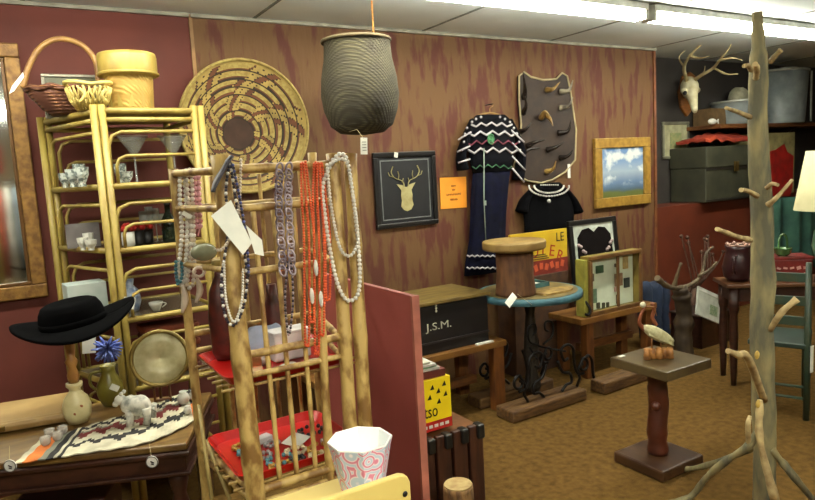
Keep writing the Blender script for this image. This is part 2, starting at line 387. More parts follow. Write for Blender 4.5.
# navy embroidered dress
def dress():
    Y = WY-.075
    c = lambda px, py: oY(px, py-2, Y)
    top = c(487, 112)
    t = thing('dress', 'long navy dress with white zigzag embroidery on a hanger', 'dress', (3.1, Y, c(487, 275).z))
    nav = mat('navy_cloth', (9, 11, 34), .9, spec=.15, c2=(6, 7, 22), scale=16, bump=.2)
    blk = mat('black_cloth', (9, 10, 18), .95, spec=.15, c2=(6, 7, 12), scale=30)
    hg = mat('hanger_wood', (150, 116, 60), .5)
    b = MB()
    rows = []
    for y, l, r in ((275, 465, 504), (262, 466, 504), (240, 470, 505), (215, 471, 506), (190, 472, 508), (172, 474, 510)):
        a = c(l, y); d = c(r, y); rows.append((((a.x+d.x)/2, Y, (a.z+d.z)/2), (d.x-a.x)/2, .05))
    b.loft(rows, 48, rip=.035, nr=9); b.build('skirt', nav, t)
    b = MB(); rows = []
    for y, l, r in ((174, 473, 511), (160, 470, 513), (145, 468, 515), (130, 467, 514), (122, 470, 511), (117, 477, 505)):
        a = c(l, y); d = c(r, y); rows.append((((a.x+d.x)/2, Y, (a.z+d.z)/2), (d.x-a.x)/2, .056 if y > 125 else .035))
    b.loft(rows, 40, rip=.012, nr=7); b.build('bodice', blk, t)
    for sg, pl in ((0, [(473, 122), (466, 140), (461, 158), (463, 172)]), (1, [(509, 122), (517, 140), (521, 158), (518, 182)])):
        b = MB(); sp = spline([c(*p) for p in pl], 4)
        b.tube(sp, [.035+.03*i/(len(sp)-1) for i in range(len(sp))], 14, flat=.5); b.build('sleeve', blk, t)
    # bands
    wt = mat('white_braid', (196, 190, 196), .8); yf = Y-.062
    def zig(y, x0, x1, amp, n, r, m, name):
        b = MB(); pts = []
        for i in range(n+1):
            p = oY(x0+(x1-x0)*i/n, y+(amp if i % 2 else -amp)+((i/n-.5)**2)*8, yf+.03*((i/n-.5)*2)**2); pts.append(p)
        b.tube(pts, r, 6); b.build(name, m, t)
    zig(124, 471, 512, 1.6, 8, .008, wt, 'braid_band'); zig(133, 468, 517, 2.0, 8, .009, wt, 'braid_band'); zig(142, 466, 519, 2.0, 10, .007, mat('red_braid', (120, 50, 70), .8), 'braid_band')
    zig(150, 468, 518, 2.2, 8, .009, wt, 'braid_band'); zig(166, 472, 512, 1.6, 10, .005, mat('green_braid', (50, 96, 66), .8), 'braid_band')
    b = MB()
    for (xa, ya, xb, yb) in ((458, 140, 471, 132), (457, 152, 470, 146), (458, 163, 470, 159), (511, 130, 524, 142), (512, 143, 525, 156), (512, 156, 525, 170), (512, 168, 524, 182)):
        MB().tube([oY(xa, ya, Y-.035), oY((xa+xb)/2, (ya+yb)/2, Y-.06), oY(xb, yb, Y-.055)], .007, 6).build('sleeve_band', wt, t)
    b = MB(); q = oY(491, 139, yf-.01)
    for r in (.03, .018, .008): b.tube([(q.x+r*math.cos(a), q.y, q.z+r*1.25*math.sin(a)) for a in [2*PI*k/8 for k in range(8)]], .0045, 6, closed=True)
    b.build('medallion', mat('green_medallion', (74, 140, 90), .7), t)
    b = MB()
    for y in (256, 268):
        pts = [oY(467+36*i/14, y+(.8 if i % 2 else -.8), Y-.06+.025*((i/14-.5)*2)**2) for i in range(15)]
        b.tube(pts, .006, 6)
    b.build('hem_band', wt, t)
    b = MB(); b.tube([oY(484, 148, yf-.006), oY(484, 200, yf-.01), oY(486, 245, yf-.008)], .004, 6); b.box(oY(485, 203, yf-.014), (.022, .004, .036)); b.build('neck_tie', mat('pale_tie', (150, 165, 150), .8), t)
    b = MB(); b.tube(spline([c(473, 121), c(480, 117), c(490, 115), c(500, 117), c(509, 121)], 4), .007, 8)
    b.tube(spline([c(490, 115), c(490, 110), c(493, 108), c(492, 105)], 4), .003, 6); b.build('hanger', hg, t)
    b = MB()
    for x, y in ((472, 122), (476, 119), (481, 117), (500, 117), (505, 119), (510, 122), (514, 128), (467, 128), (465, 134), (517, 134), (519, 142), (464, 142), (462, 150), (520, 150)): b.sph(oY(x, y, Y-.055), .010, u=6, w=5)
    b.build('shoulder_beads', MATS['white_braid'], t)
    p = c(492, 106); MB().tube([p+V((0, -.01, 0)), (p.x, WY, p.z)], .004, 6).build('nail', M_iron, t)
dress()

# horn rack board
def horns():
    ol = [(519, 76), (524, 72), (531, 77), (543, 80), (556, 79), (562, 73), (567, 76), (570, 90), (573, 110), (576, 130), (575, 160), (565, 172), (552, 180), (541, 183), (528, 181), (517, 176), (513, 168), (518, 150), (521, 125), (519, 100)]
    t = thing('horn_rack', 'scalloped brown board mounted with rows of dark curved horns', 'horn rack', oY(545, 183, WY))
    P = [oY(x, y, WY-.028) for x, y in ol]
    b = MB(); b.prism(P, (0, .026, 0)); b.build('board', mat('hide_board', (50, 34, 23), .7, c2=(36, 24, 17), scale=12), t, bev=.004)
    b = MB(); b.tube([p+V((0, -.002, 0)) for p in P], .008, 6, closed=True); b.build('edging', mat('bone_edging', (170, 156, 116), .6), t)
    specs = [((524, 98), (525, 88), (523, 72), 0), ((547, 90), (553, 89), (560, 82), 1), ((560, 92), (569, 90), (573, 80), 2), ((523, 113), (526, 106), (525, 96), 0),
             ((560, 108), (569, 106), (573, 97), 2), ((520, 132), (526, 129), (532, 122), 0), ((541, 118), (545, 112), (550, 116), 1), ((558, 133), (568, 131), (571, 120), 0),
             ((545, 114), (550, 119), (553, 126), 1), ((527, 146), (536, 142), (545, 140), 0), ((547, 150), (556, 147), (564, 142), 0), ((560, 158), (568, 156), (573, 150), 0), ((546, 172), (553, 169), (556, 161), 1), ((520, 160), (528, 150), (540, 148), 0)]
    mm = [mat('dark_horn', (38, 30, 26), .25), mat('tan_horn', (150, 122, 66), .35, c2=(110, 80, 40)), mat('tipped_horn', (150, 142, 120), .3, c2=(50, 40, 34), scale=14)]
    for a, m_, e, k in specs:
        s = MB(); p0 = oY(a[0], a[1], WY-.03); p1 = oY(m_[0], m_[1], WY-.10); p2 = oY(e[0], e[1], WY-.13)
        sp = spline([p0, p1, p2], 6); s.tube(sp, [.022*(1-i/(len(sp)-1))+.003 for i in range(len(sp))], 8)
        s.build('horn', mm[k], t)
    q = oY(569, 171, WY-.035); b = MB(); b.box(q, (.028, .003, .115)); g = b.build('hang_tag', M_white, t)
horns()

# black cape top with white dots
def blacktop():
    Y = WY-.05
    t = thing('beaded_shirt', 'black short shirt with white beaded collar below the horn rack', 'shirt', oY(549, 232, Y))
    blk = mat('black_velvet', (6, 6, 9), 1, c2=(4, 4, 6), spec=.1); c = lambda x, y: oY(x, y, Y)
    b = MB(); rows = []
    for y, l, r in ((240, 524, 573), (225, 525, 574), (210, 524, 574), (196, 527, 570), (188, 532, 565), (183, 539, 559)):
        a = c(l, y); d = c(r, y); rows.append((((a.x+d.x)/2, Y, (a.z+d.z)/2), (d.x-a.x)/2, .04))
    b.loft(rows, 40, rip=.02, nr=9); b.build('bodice', blk, t)
    for pl in ([(533, 190), (525, 200), (521, 212)], [(565, 190), (572, 200), (577, 212)]):
        b = MB(); sp = spline([c(*p) for p in pl], 4); b.tube(sp, [.04+.03*i/(len(sp)-1) for i in range(len(sp))], 12, flat=.5); b.build('sleeve', blk, t)
    b = MB(); rr = random.Random(2)
    for k in range(46):
        a = PI*(k % 23)/22; R = 11 + 5*(k//23)
        b.sph(oY(549+(R+3)*math.cos(a)*1.05, 186+R*.85*math.sin(a)*(.75), Y-.078+.03*abs(math.cos(a))), .009, u=6, w=4)
    b.tube([oY(549+14*math.cos(PI*k/14)*1.05, 186+11*.85*math.sin(PI*k/14)*.75, Y-.076+.03*abs(math.cos(PI*k/14))) for k in range(15)], .003, 5)
    b.tube([oY(549+19*math.cos(PI*k/14)*1.05, 186+16*.85*math.sin(PI*k/14)*.75, Y-.076+.03*abs(math.cos(PI*k/14))) for k in range(15)], .003, 5)
    for k in range(9): b.sph(oY(541+k*2.1, 185, Y-.075), .007, u=6, w=4)
    b.sph(oY(549, 201, Y-.075), .016, u=8, w=6)
    b.build('bead_collar', mat('white_bead', (215, 212, 205), .4), t)
blacktop()

# landscape painting
def landscape():
    a = oY(592, 140, WY); c = oY(648, 204, WY); x0, x1, z0, z1 = a.x, c.x, c.z+.01, a.z+.01
    t = thing('landscape_painting', 'gold framed painting of clouds over a green plain', 'painting', ((x0+x1)/2, WY, z0))
    frameY(t, x0, x1, z0, z1, WY-.002, .085, .035, mat('gilt_wood', (158, 124, 52), .45, c2=(128, 96, 36), scale=20))
    m = bpy.data.materials.new('cloud_painting'); m.use_nodes = True; nt = m.node_tree; N = nt.nodes.new; L = nt.links.new
    b_ = nt.nodes['Principled BSDF']; b_.inputs['Roughness'].default_value = .4
    tc = N('ShaderNodeTexCoord'); sp = N('ShaderNodeSeparateXYZ'); L(tc.outputs['Generated'], sp.inputs[0])
    r = N('ShaderNodeValToRGB'); e = r.color_ramp.elements
    e[0].position = 0; e[0].color = lin((84, 92, 44)); e[1].position = 1; e[1].color = lin((88, 122, 168))
    for p, cc in ((.12, (96, 104, 60)), (.17, (72, 92, 110)), (.3, (96, 120, 150)), (.5, (150, 165, 180)), (.75, (104, 136, 176))):
        q = e.new(p); q.color = lin(cc)
    nz = N('ShaderNodeTexNoise'); nz.inputs['Scale'].default_value = 3.2; nz.inputs['Detail'].default_value = 5; L(tc.outputs['Generated'], nz.inputs['Vector'])
    ad = N('ShaderNodeMath'); ad.operation = 'MULTIPLY_ADD'; ad.inputs[1].default_value = .14; L(nz.outputs['Fac'], ad.inputs[0]); L(sp.outputs['Z'], ad.inputs[2])
    su = N('ShaderNodeMath'); su.operation = 'SUBTRACT'; su.inputs[1].default_value = .07; L(ad.outputs[0], su.inputs[0]); L(su.outputs[0], r.inputs['Fac'])
    r2 = N('ShaderNodeValToRGB'); r2.color_ramp.elements[0].position = .5; r2.color_ramp.elements[1].position = .6; L(nz.outputs['Fac'], r2.inputs['Fac'])
    mr = N('ShaderNodeMapRange'); mr.inputs[1].default_value = .22; mr.inputs[2].default_value = .4; L(sp.outputs['Z'], mr.inputs[0])
    mu = N('ShaderNodeMath'); mu.operation = 'MULTIPLY'; L(r2.outputs[0], mu.inputs[0]); L(mr.outputs[0], mu.inputs[1])
    mx = N('ShaderNodeMix'); mx.data_type = 'RGBA'; L(mu.outputs[0], mx.inputs['Factor']); L(r.outputs[0], mx.inputs['A']); mx.inputs['B'].default_value = lin((205, 212, 210)); L(mx.outputs['Result'], b_.inputs['Base Color'])
    MB().box(((x0+x1)/2, WY-.012, (z0+z1)/2), (x1-x0-.15, .012, z1-z0-.15)).build('canvas', m, t)
landscape()

# small frame on dark wall
a = oY(661, 122, DY); c = oY(688, 158, DY)
t = thing('small_picture', 'small pale framed print on the charcoal wall under the skull', 'picture', ((a.x+c.x)/2, DY, c.z))
frameY(t, a.x, c.x, c.z, a.z, DY-.002, .03, .02, mat('pewter_frame', (132, 132, 112), .4, metal=.3))
MB().box(((a.x+c.x)/2, DY-.007, (a.z+c.z)/2), (c.x-a.x-.05, .008, a.z-c.z-.05)).build('mat_board', mat('cream_mat', (178, 178, 140), .7), t)
MB().box(((a.x+c.x)/2, DY-.013, (a.z+c.z)/2), ((c.x-a.x)*.42, .003, (a.z-c.z)*.4)).build('print', mat('green_print', (120, 138, 92), .7, c2=(150, 150, 100), scale=30), t)

# skull with antlers on a shield
def skull():
    Y = DY-.05
    t = thing('mounted_skull', 'white deer skull with long branching antlers on a wooden shield', 'skull mount', oY(687, 115, Y))
    ol = [(681, 76), (688, 72), (693, 76), (696, 90), (693, 106), (685, 117), (679, 108), (677, 92)]
    MB().prism([oY(x, y, DY-.004) for x, y in ol], (0, -.03, 0)).build('shield', mat('oak_shield', (140, 90, 42), .45, c2=(110, 66, 30), st=(1, 1, 4)), t, bev=.008)
    bone = mat('bone', (214, 208, 176), .6, c2=(190, 180, 140), scale=14)
    b = MB(); sk = spline([oY(689, 82, DY-.09), oY(690, 90, DY-.19), oY(693, 100, DY-.27), oY(695, 112, DY-.33)], 5)
    n = len(sk); rs = [.062, .075, .082, .086, .085, .082, .076, .066, .056, .05, .045, .04, .036, .032, .028, .018]
    b.tube(sk, [rs[min(i, 15)] for i in range(n)], 14)
    b.sph(oY(684, 91, DY-.2), .032, u=8, w=6); b.sph(oY(697, 90, DY-.2), .032, u=8, w=6); b.build('cranium', bone, t)
    b = MB(); b.sph(oY(685, 93, DY-.245), .021, u=8, w=6); b.sph(oY(696, 93, DY-.26), .021, u=8, w=6); b.build('eye_socket', M_black, t)
    an = mat('antler', (196, 184, 140), .5, c2=(150, 132, 90), scale=10)
    def br(b, pl, r):
        sp = spline([oY(x, y, Yy) for x, y, Yy in pl], 5); b.tube(sp, [r*(1-.75*i/(len(sp)-1)) for i in range(len(sp))], 8)
    b = MB(); br(b, [(687, 82, 4.15), (684, 68, 4.0), (690, 56, 3.85), (702, 44, 3.72), (714, 36, 3.62)], .02)
    br(b, [(690, 56, 3.85), (700, 58, 3.75), (710, 56, 3.65)], .013); br(b, [(685, 68, 4.0), (679, 58, 3.95), (685, 50, 3.9)], .011); br(b, [(700, 46, 3.75), (700, 40, 3.7), (704, 35, 3.66)], .01)
    b.build('antler', an, t)
    b = MB(); br(b, [(692, 82, 4.15), (700, 76, 4.0), (712, 69, 3.85), (720, 60, 3.72), (728, 50, 3.64), (733, 40, 3.58)], .02)
    br(b, [(714, 68, 3.83), (726, 74, 3.7), (738, 74, 3.6)], .013); br(b, [(720, 60, 3.72), (732, 58, 3.62), (742, 60, 3.55)], .012); br(b, [(700, 76, 4.0), (704, 72, 3.92), (705, 66, 3.88)], .01)
    b.build('antler', an, t)
skull()
# ================================================================ RIGHT LEDGE
LZ = 1.14
def ledge():
    # grey-green steamer trunk
    a = oY(677, 148, 3.9); c = oY(752, 200, 3.9)
    x0 = a.x+.42; x1 = oY(760, 170, 3.9).x; z1 = a.z
    t = thing('steamer_trunk', 'grey green flat trunk with lid on the rust half wall', 'trunk', ((x0+x1)/2, 4.09, LZ))
    g = mat('trunk_canvas', (60, 60, 44), .6, c2=(44, 45, 34), scale=6)
    zs = LZ+(z1-LZ)*.62
    MB().box(((x0+x1)/2, 4.09, (LZ+zs)/2), (x1-x0, .4, zs-LZ-.004)).build('body', g, t, bev=.01)
    MB().box(((x0+x1)/2, 4.085, (zs+z1)/2), (x1-x0+.02, .42, z1-zs)).build('lid', g, t, bev=.012)
    b = MB()
    for z in (zs-.012, LZ+.02): b.box(((x0+x1)/2, 3.883, z), (x1-x0, .008, .022))
    b.build('batten', mat('dark_batten', (36, 32, 26), .5), t)
    MB().box(((x0+x1)/2, 3.868, zs), (.07, .014, .1)).build('lock_plate', mat('brass', (120, 96, 46), .4, metal=.7), t, bev=.003)
    # orange red cloth on top
    b = MB(); zt = z1
    n = 18
    def fn(u, v):
        x = x0+.02+u*(x1-x0-.1); y = 3.905+v*.33
        return (x, y, zt+.06+.07*abs(noise.noise(V((x*5, y*9, 2))))+.06*math.sin(PI*u)*math.sin(PI*v))
    b.grid(fn, 26, 10, th=.028); tag(b.build('folded_cloth', mat('orange_red_cloth', (168, 60, 30), .85, c2=(126, 36, 22), scale=8, bump=.3), origin=((x0+x1)/2, 4.1, zt)), 'crumpled orange red cloth lying on the grey green trunk', 'cloth')
    # shelf board
    z = oY(718, 123, 4.05).z-.02
    s = thing('wall_shelf', 'brown wooden shelf board above the trunk carrying metal tubs', 'shelf', (7.3, DY, z-.16))
    MB().box((7.35, 4.1, z-.02), (2.7, .38, .04)).build('board', M_wood, s, bev=.004)
    for x in (7.5, 8.5):
        MB().prism([(x, DY-.001, z-.041), (x, 3.98, z-.041), (x, DY-.001, z-.2)], (.03, 0, 0)).build('bracket', M_dwood, s)
    gal = mat('galvanised', (150, 160, 160), .42, metal=.1, c2=(122, 132, 134), scale=7)
    # round tub
    p = oY(735, 110, 4.05)
    p.x += .09
    t = thing('metal_tub', 'small round galvanised tub with bright rim on the shelf', 'tub', (p.x, 4.09, z))
    k = abs(oY(752, 110, 4.05).x-oY(719, 110, 4.05).x)/2; k = min(k, .3)
    MB().lathe([(k*.62, .001), (k*.7, .01), (k*.8, .15), (k*.86, .22), (k*.9, .23), (k*.83, .22), (k*.74, .12), (k*.5, .02), (.01, .018)], (p.x, 4.09, z), 32).build('tub_body', gal, t)
    MB().tube([(p.x+k*.88*math.cos(a), 4.09+k*.88*math.sin(a), z+.232) for a in [2*PI*i/32 for i in range(32)]], .011, 8, closed=True).build('rim', mat('bright_zinc', (196, 200, 192), .3, metal=.4), t)
    # pale crumpled bag in the tub
    b = MB(); b.sph((p.x+.1, 4.12, z+.26), .13, (1.1, .8, 1.0), 14, 10)
    for v in b.bm.verts: v.co += V((1, 1, 1))*.03*noise.noise(v.co*14)
    tag(b.build('crumpled_sack', mat('pale_sack', (168, 166, 140), .8), origin=(p.x+.1, 4.12, z+.13)), 'pale crumpled sack sticking up out of the small round tub', 'sack')
    # tall bucket
    p0 = oY(769, 118, 4.02); p1 = oY(807, 118, 4.02); r = (p1.x-p0.x)/2; r = .21 if r > .35 else r*.78
    cx = (p0.x+p1.x)/2-.05; h = oY(788, 70, 3.95).z-z
    t = thing('metal_bin', 'large galvanised bin with pale rim on the right end of the shelf', 'bin', (cx, 4.06, z))
    MB().lathe([(r*.9, .001), (r*.92, .02), (r*1.06, h), (r*1.04, h), (r*.88, .03), (.01, .03)], (cx, 4.05, z), 36, sx=1.3, sy=1).build('bin_body', gal, t)
    MB().tube([(cx+r*1.38*math.cos(a), 4.05+r*1.06*math.sin(a), z+h) for a in [2*PI*i/32 for i in range(32)]], .013, 8, closed=True).build('rim', MATS['bright_zinc'], t)
    MB().box((cx+.2, 4.05-r*.9, z+h*.5), (.02, .012, h*.96)).build('seam', MATS['bright_zinc'], t)
    MB().tube(spline([(cx-.27, 4.05, z+h), (cx-.12, 3.95, z+h+.03), (cx+.12, 3.95, z+h+.03), (cx+.27, 4.05, z+h)], 6), .007, 6).build('bail_handle', MATS['bright_zinc'], t)
    # brown carton behind the skull nose
    q = oY(711, 97, 4.2)
    q.x -= .12
    t = tag(MB().box((q.x+.05, 4.17, z+.085), (.26, .2, .168)).build('cardboard_box', mat('brown_card', (110, 86, 52), .8), origin=(q.x+.05, 4.16, z), bev=.004), 'brown cardboard box between the skull and the small tub', 'box')
    q = oY(706, 112, 3.98)
    t = thing('fish_figurine', 'small white fish figurine lying left of the small round tub', 'figurine', (q.x+.1, 3.98, z))
    MB().sph((q.x+.1, 3.98, z+.03), .03, (2.2, .7, 1), 12, 8).build('fish_body', mat('white_glaze', (225, 225, 215), .25), t)
    MB().prism([(q.x+.16, 3.975, z+.03), (q.x+.2, 3.975, z+.055), (q.x+.2, 3.975, z+.005)], (0, .01, 0)).build('tail', MATS['white_glaze'], t)
    # red and cream chest right of the tree
    a = oY(764, 133, 3.9); c = oY(796, 186, 3.9)
    a.z = min(a.z, z-.06)
    t = thing('red_cabinet', 'red box with torn cream front panel right of the tree trunk', 'cabinet', ((a.x+c.x)/2+.05, 4.1, LZ))
    x0, x1 = oY(760, 170, 3.9).x+.03, c.x
    MB().box(((x0+x1)/2, 4.1, (LZ+a.z)/2), (x1-x0, .36, a.z-LZ-.002)).build('box_body', mat('cream_board', (150, 140, 92), .7), t, bev=.004)
    P = [oY(x, y, 3.918) for x, y in ((766, 152), (775, 150), (784, 144), (787, 152), (793, 156), (792, 186), (790, 196), (768, 196))]
    MB().prism(P, (0, -.006, 0)).build('red_panel', mat('bright_red', (168, 24, 18), .6), t)
    # teal curtain behind the lamp
    b = MB()
    def fc(u, v): return (6.6+u*2.0, 3.88-.03*math.sin(u*40)-.02*math.sin(u*17+1), .25+v*.85)
    b.grid(fc, 80, 6, th=.006, nrm=(0, -1, 0)); tag(b.build('draped_cloth', mat('teal_cloth', (70, 116, 100), .8, c2=(44, 84, 76), scale=5), origin=(7.8, 3.9, .35)), 'teal green cloth hanging over the half wall behind the lamp', 'cloth')
ledge()

# ================================================================ RIGHT TABLE, LAMP, CHAIR
def rtable():
    z = .72
    FLc = oZ(727, 285, z); FLc.z = 0
    M2 = T(FLc, rz=-.70); W_, D_ = 1.5, .32
    ctr = M2 @ V((W_/2, D_/2, 0))
    t = thing('side_table', 'dark reddish table standing behind the tree coat rack', 'table', ctr)
    MB(M2).box((W_/2, D_/2, z-.013), (W_, D_, .026)).build('tabletop', mat('oiled_top', (96, 62, 34), .35, c2=(70, 42, 24), scale=8), t, bev=.005)
    MB(M2).box((W_/2, D_/2, z-.075), (W_-.08, D_-.08, .10)).build('apron', M_dwood, t)
    for x, y in ((.06, .05), (W_-.06, .05), (.06, D_-.05), (W_-.06, D_-.05)):
        q = M2 @ V((x, y, 0))
        MB().lathe([(.018, 0), (.022, .1), (.03, .35), (.024, .5), (.034, .54), (.034, z-.03)], q, 14, capt=True).build('leg', M_dwood, t)
    # dark pitcher
    q = M2 @ V((.12, .16, z))
    t = thing('pitcher', 'dark purple brown pitcher on the left end of the table', 'pitcher', q)
    m = mat('dark_purple_glaze', (50, 22, 26), .3)
    MB().lathe([(.06, .001), (.09, .03), (.102, .10), (.084, .18), (.074, .22), (.086, .245), (.078, .245), (.066, .22), (.08, .1), (.02, .02)], q, 24).build('pitcher_body', m, t)
    MB().tube(spline([q+V((-.065, -.03, .18)), q+V((-.12, -.05, .17)), q+V((-.125, -.05, .1)), q+V((-.078, -.03, .06))], 5), .009, 8).build('handle', m, t)
    b = MB(); b.tube([q+V((.07*math.cos(i*PI/10), .07*math.sin(i*PI/10), .25)) for i in range(20)], .007, 6, closed=True)
    for k in range(7):
        a = 2*PI*k/7; b.sph(q+V((.07*math.cos(a), .07*math.sin(a), .256)), .013, u=8, w=6)
    b.build('pale_blossom_rim', mat('dusty_pink', (178, 140, 124), .6), t)
    # maroon tin box with writing
    bc = M2 @ V((.44, .17, z)); h = .145; cx = bc.x; bw = .26; MX = T((bc.x, bc.y, 0), rz=-.70)
    t = thing('maroon_box', 'maroon tin box with pale lettering beside the tree trunk', 'box', (cx, bc.y, z))
    MB(MX).box((0, 0, z+h/2+.001), (bw, .18, h)).build('tin', mat('maroon_tin', (116, 26, 22), .4), t, bev=.006)
    MB(MX).box((0, 0, z+h+.011), (bw+.012, .192, .02)).build('lid', mat('maroon_tin', (116, 26, 22)), t, bev=.004)
    b = MB(MX); rr = random.Random(8)
    for k in range(2):
        for i in range(5): b.box((-.085+i*.042, -.0915, z+h*(.62-.3*k)), (.026, .002, .012+.01*rr.random()), ry=rr.uniform(-.5, .5))
    b.build('lettering', mat('pale_ink', (196, 150, 140), .6), t)
    # green glass handled basket on top
    q = V((cx-.05, bc.y, z+h+.022))
    t = thing('glass_basket', 'small green glass basket with arched handle on the maroon box', 'basket', q)
    gg = mat('green_glass', (86, 130, 74), .2, trans=.3)
    MB().lathe([(.03, .001), (.05, .02), (.055, .05), (.06, .055), (.05, .05), (.02, .01)], q, 18).build('bowl', gg, t)
    MB().tube(spline([q+V((-.055, 0, .05)), q+V((-.045, 0, .12)), q+V((0, 0, .15)), q+V((.045, 0, .12)), q+V((.055, 0, .05))], 6), .007, 8).build('handle', gg, t)
    # lamp
    q = M2 @ V((.69, .17, z))
    t = thing('table_lamp', 'table lamp with cream shade at the right edge', 'lamp', q)
    MB().lathe([(.06, .001), (.065, .015), (.03, .04), (.06, .12), (.09, .22), (.075, .32), (.03, .39), (.015, .44)], q, 24, capt=True).build('lamp_base', mat('sea_green_ceramic', (96, 136, 112), .3), t)
    MB().tube([q+V((0, 0, .43)), q+V((0, 0, .8))], .006, 8).build('stem', M_iron, t)
    MB().lathe([(.2, .47), (.13, .87), (.128, .87), (.197, .47)], q, 32, capb=False).build('lamp_shade', mat('cream_shade', (205, 200, 158), .7, c2=(196, 190, 148)), t)
    b = MB(); b.tube([q+V((-.129, 0, .86)), q+V((.129, 0, .86))], .003, 6); b.build('shade_spider', M_iron, t)
rtable()

def chair():
    gr = mat('worn_green_paint', (32, 54, 42), .5, c2=(48, 56, 36), scale=18)
    R_ = V((3.90, 1.99, 0)); L_ = oZ(754, 412, 0); d = ((R_+L_)/2).normalized()*.36
    t = thing('ladderback_chair', 'green painted wooden chair seen from behind, right of the tree', 'chair', (R_+L_)/2)
    for p, h in ((R_, .95), (L_, .95), (R_+d, .45), (L_+d, .45)):
        MB().tube([p, p+V((0, 0, h*.5)), p+V((0, 0, h))], [.017, .02, .016], 10).build('leg' if h < .5 else 'back_post', gr, t)
    for z in (.6, .72, .86):
        b = MB(); b.box((R_+L_)/2+V((0, 0, z)), ((R_-L_).length-.02, .014, .055), rz=math.atan2(R_.y-L_.y, R_.x-L_.x)); b.build('back_slat', gr, t, bev=.003)
    ang = math.atan2(R_.y-L_.y, R_.x-L_.x)
    MB().box((R_+L_)/2+d/2+V((0, 0, .45)), ((R_-L_).length+.03, .4, .03), rz=ang).build('seat', mat('green_seat', (32, 52, 42), .5), t, bev=.006)
    for z in (.13, .2):
        MB().tube([R_+V((0, 0, z)), L_+V((0, 0, z))], .009, 8).build('rung', gr, t)
        MB().tube([R_+V((0, 0, z+.03)), R_+d+V((0, 0, z+.03))], .009, 8).build('rung', gr, t)
        MB().tube([L_+V((0, 0, z+.03)), L_+d+V((0, 0, z+.03))], .009, 8).build('rung', gr, t)
    q = R_+V((-.0, -.022, .48)); b = MB(); b.box(q+V((0, -.004, -.1)), (.03, .003, .16)); g = tag(b.build('price_tag', M_white, origin=q), 'long white paper tag tied to the green chair post', 'price tag')
chair()

# ================================================================ TREE COAT RACK
def tree():
    bark = mat('peeled_bark', (134, 124, 86), .8, c2=(84, 82, 64), scale=7, st=(2, 2, .6), bump=.5, bscale=30, lo=.4, hi=.6)
    cut = mat('cut_branch', (184, 164, 116), .7, c2=(136, 114, 76), scale=20)
    B = V((2.66, 1.56, 0)); D = 1.56
    t = thing('tree_coat_rack', 'coat rack made from a peeled tree trunk with branch pegs', 'coat rack', B)
    b = MB(); pts = [oY(x, y, D) for x, y in ((757, 12), (759, 70), (758, 130), (761, 200), (763, 270), (762, 340), (764, 420), (765, 470))]
    base = V((pts[-1].x+.005, D, 0)); pts = pts+[base]
    sp = spline(pts, 8); n = len(sp)
    rs = []
    for i in range(n):
        k = i/(n-1); r = .020 if i < 3 else (.026 if i < 6 else .031+.016*min(1, (k-.05)*2.2))
        rs.append(r*(1+.10*noise.noise(V((i*.35, 0, 0)))))
    b.tube(sp, rs, 16)
    for v in b.bm.verts: v.co += (v.co-V((2.67, D, v.co.z)))*.16*noise.noise(v.co*V((13, 13, 5)))
    b.build('trunk', bark, t)
    def br(pl, r0_, r1_, m=bark, sd=1, name='branch'):
        b = MB(); rough_tube(b, [oY(x, y, Y) for x, y, Y in pl], r0_, r1_, .12, 6, 10, sd); return b.build(name, m, t)
    def peg(pl, r0_, r1_, sd=1): 
        o = br(pl, r0_, r1_, cut, sd, 'peg')
    br([(764, 400, 1.5), (748, 358, 1.42), (738, 355, 1.40), (728, 351, 1.38)], .017, .010, cut, 2)
    peg([(770, 330, 1.52), (782, 312, 1.46), (797, 299, 1.42)], .012, .014, 3)
    peg([(750, 240, 1.5), (735, 236, 1.42), (717, 229, 1.36)], .012, .008, 4)
    peg([(768, 205, 1.5), (778, 196, 1.46), (792, 180, 1.44)], .012, .007, 5)
    peg([(757, 196, 1.48), (748, 191, 1.44), (741, 190, 1.42)], .011, .008, 6)
    peg([(770, 62, 1.55), (776, 55, 1.52), (781, 50, 1.5)], .012, .010, 7)
    peg([(752, 70, 1.5), (748, 66, 1.47), (744, 66, 1.45)], .011, .007, 8)
    peg([(750, 117, 1.5), (738, 112, 1.46), (726, 108, 1.42)], .010, .006, 9)
    peg([(756, 78, 1.47), (757, 68, 1.44), (755, 64, 1.43)], .012, .009, 10)
    peg([(767, 188, 1.5), (772, 184, 1.47), (778, 185, 1.44)], .010, .007, 11)
    # feet branches to the floor
    fl = oZ(655, 507, 0); fr = oZ(812, 500, 0)
    b = MB(); p = [oY(758, 432, 1.5), oY(748, 446, 1.52), oY(725, 462, 1.62), oY(706, 478, 1.72), oY(690, 497, 1.80), V((fl.x+.02, fl.y-.02, .012))]
    rough_tube(b, p, .016, .014, .2, 6, 10, 12); b.build('foot', bark, t)
    b = MB(); rough_tube(b, [oY(749, 447, 1.52), oY(748, 425, 1.50), oY(750, 416, 1.50)], .012, .008, .1, 5, 8, 13); b.build('twig', cut, t)
    b = MB(); p = [oY(770, 448, 1.53), oY(782, 462, 1.50), oY(795, 478, 1.46), V((fr.x-.05, fr.y-.05, .012))]
    rough_tube(b, p, .017, .014, .2, 6, 10, 14); b.build('foot', bark, t)
    b = MB(); rough_tube(b, [base+V((0, .03, .3)), base+V((.03, .3, .1)), base+V((.05, .45, .014))], .016, .014, .2, 6, 10, 15); b.build('foot', bark, t)
    b = MB(); rough_tube(b, [oY(775, 500, 1.42), oY(760, 440, 1.47), oY(760, 400, 1.48)], .018, .013, .2, 6, 10, 16); b.build('side_stem', cut, t)
    for x, y in ((758, 404), (757, 355)): 
        q = oY(x, y, 1.463); MB().sph(q, .014, (1, .5, 1.3), 10, 8).build('knot', mat('yellow_knot', (176, 146, 66), .7), t)
tree()

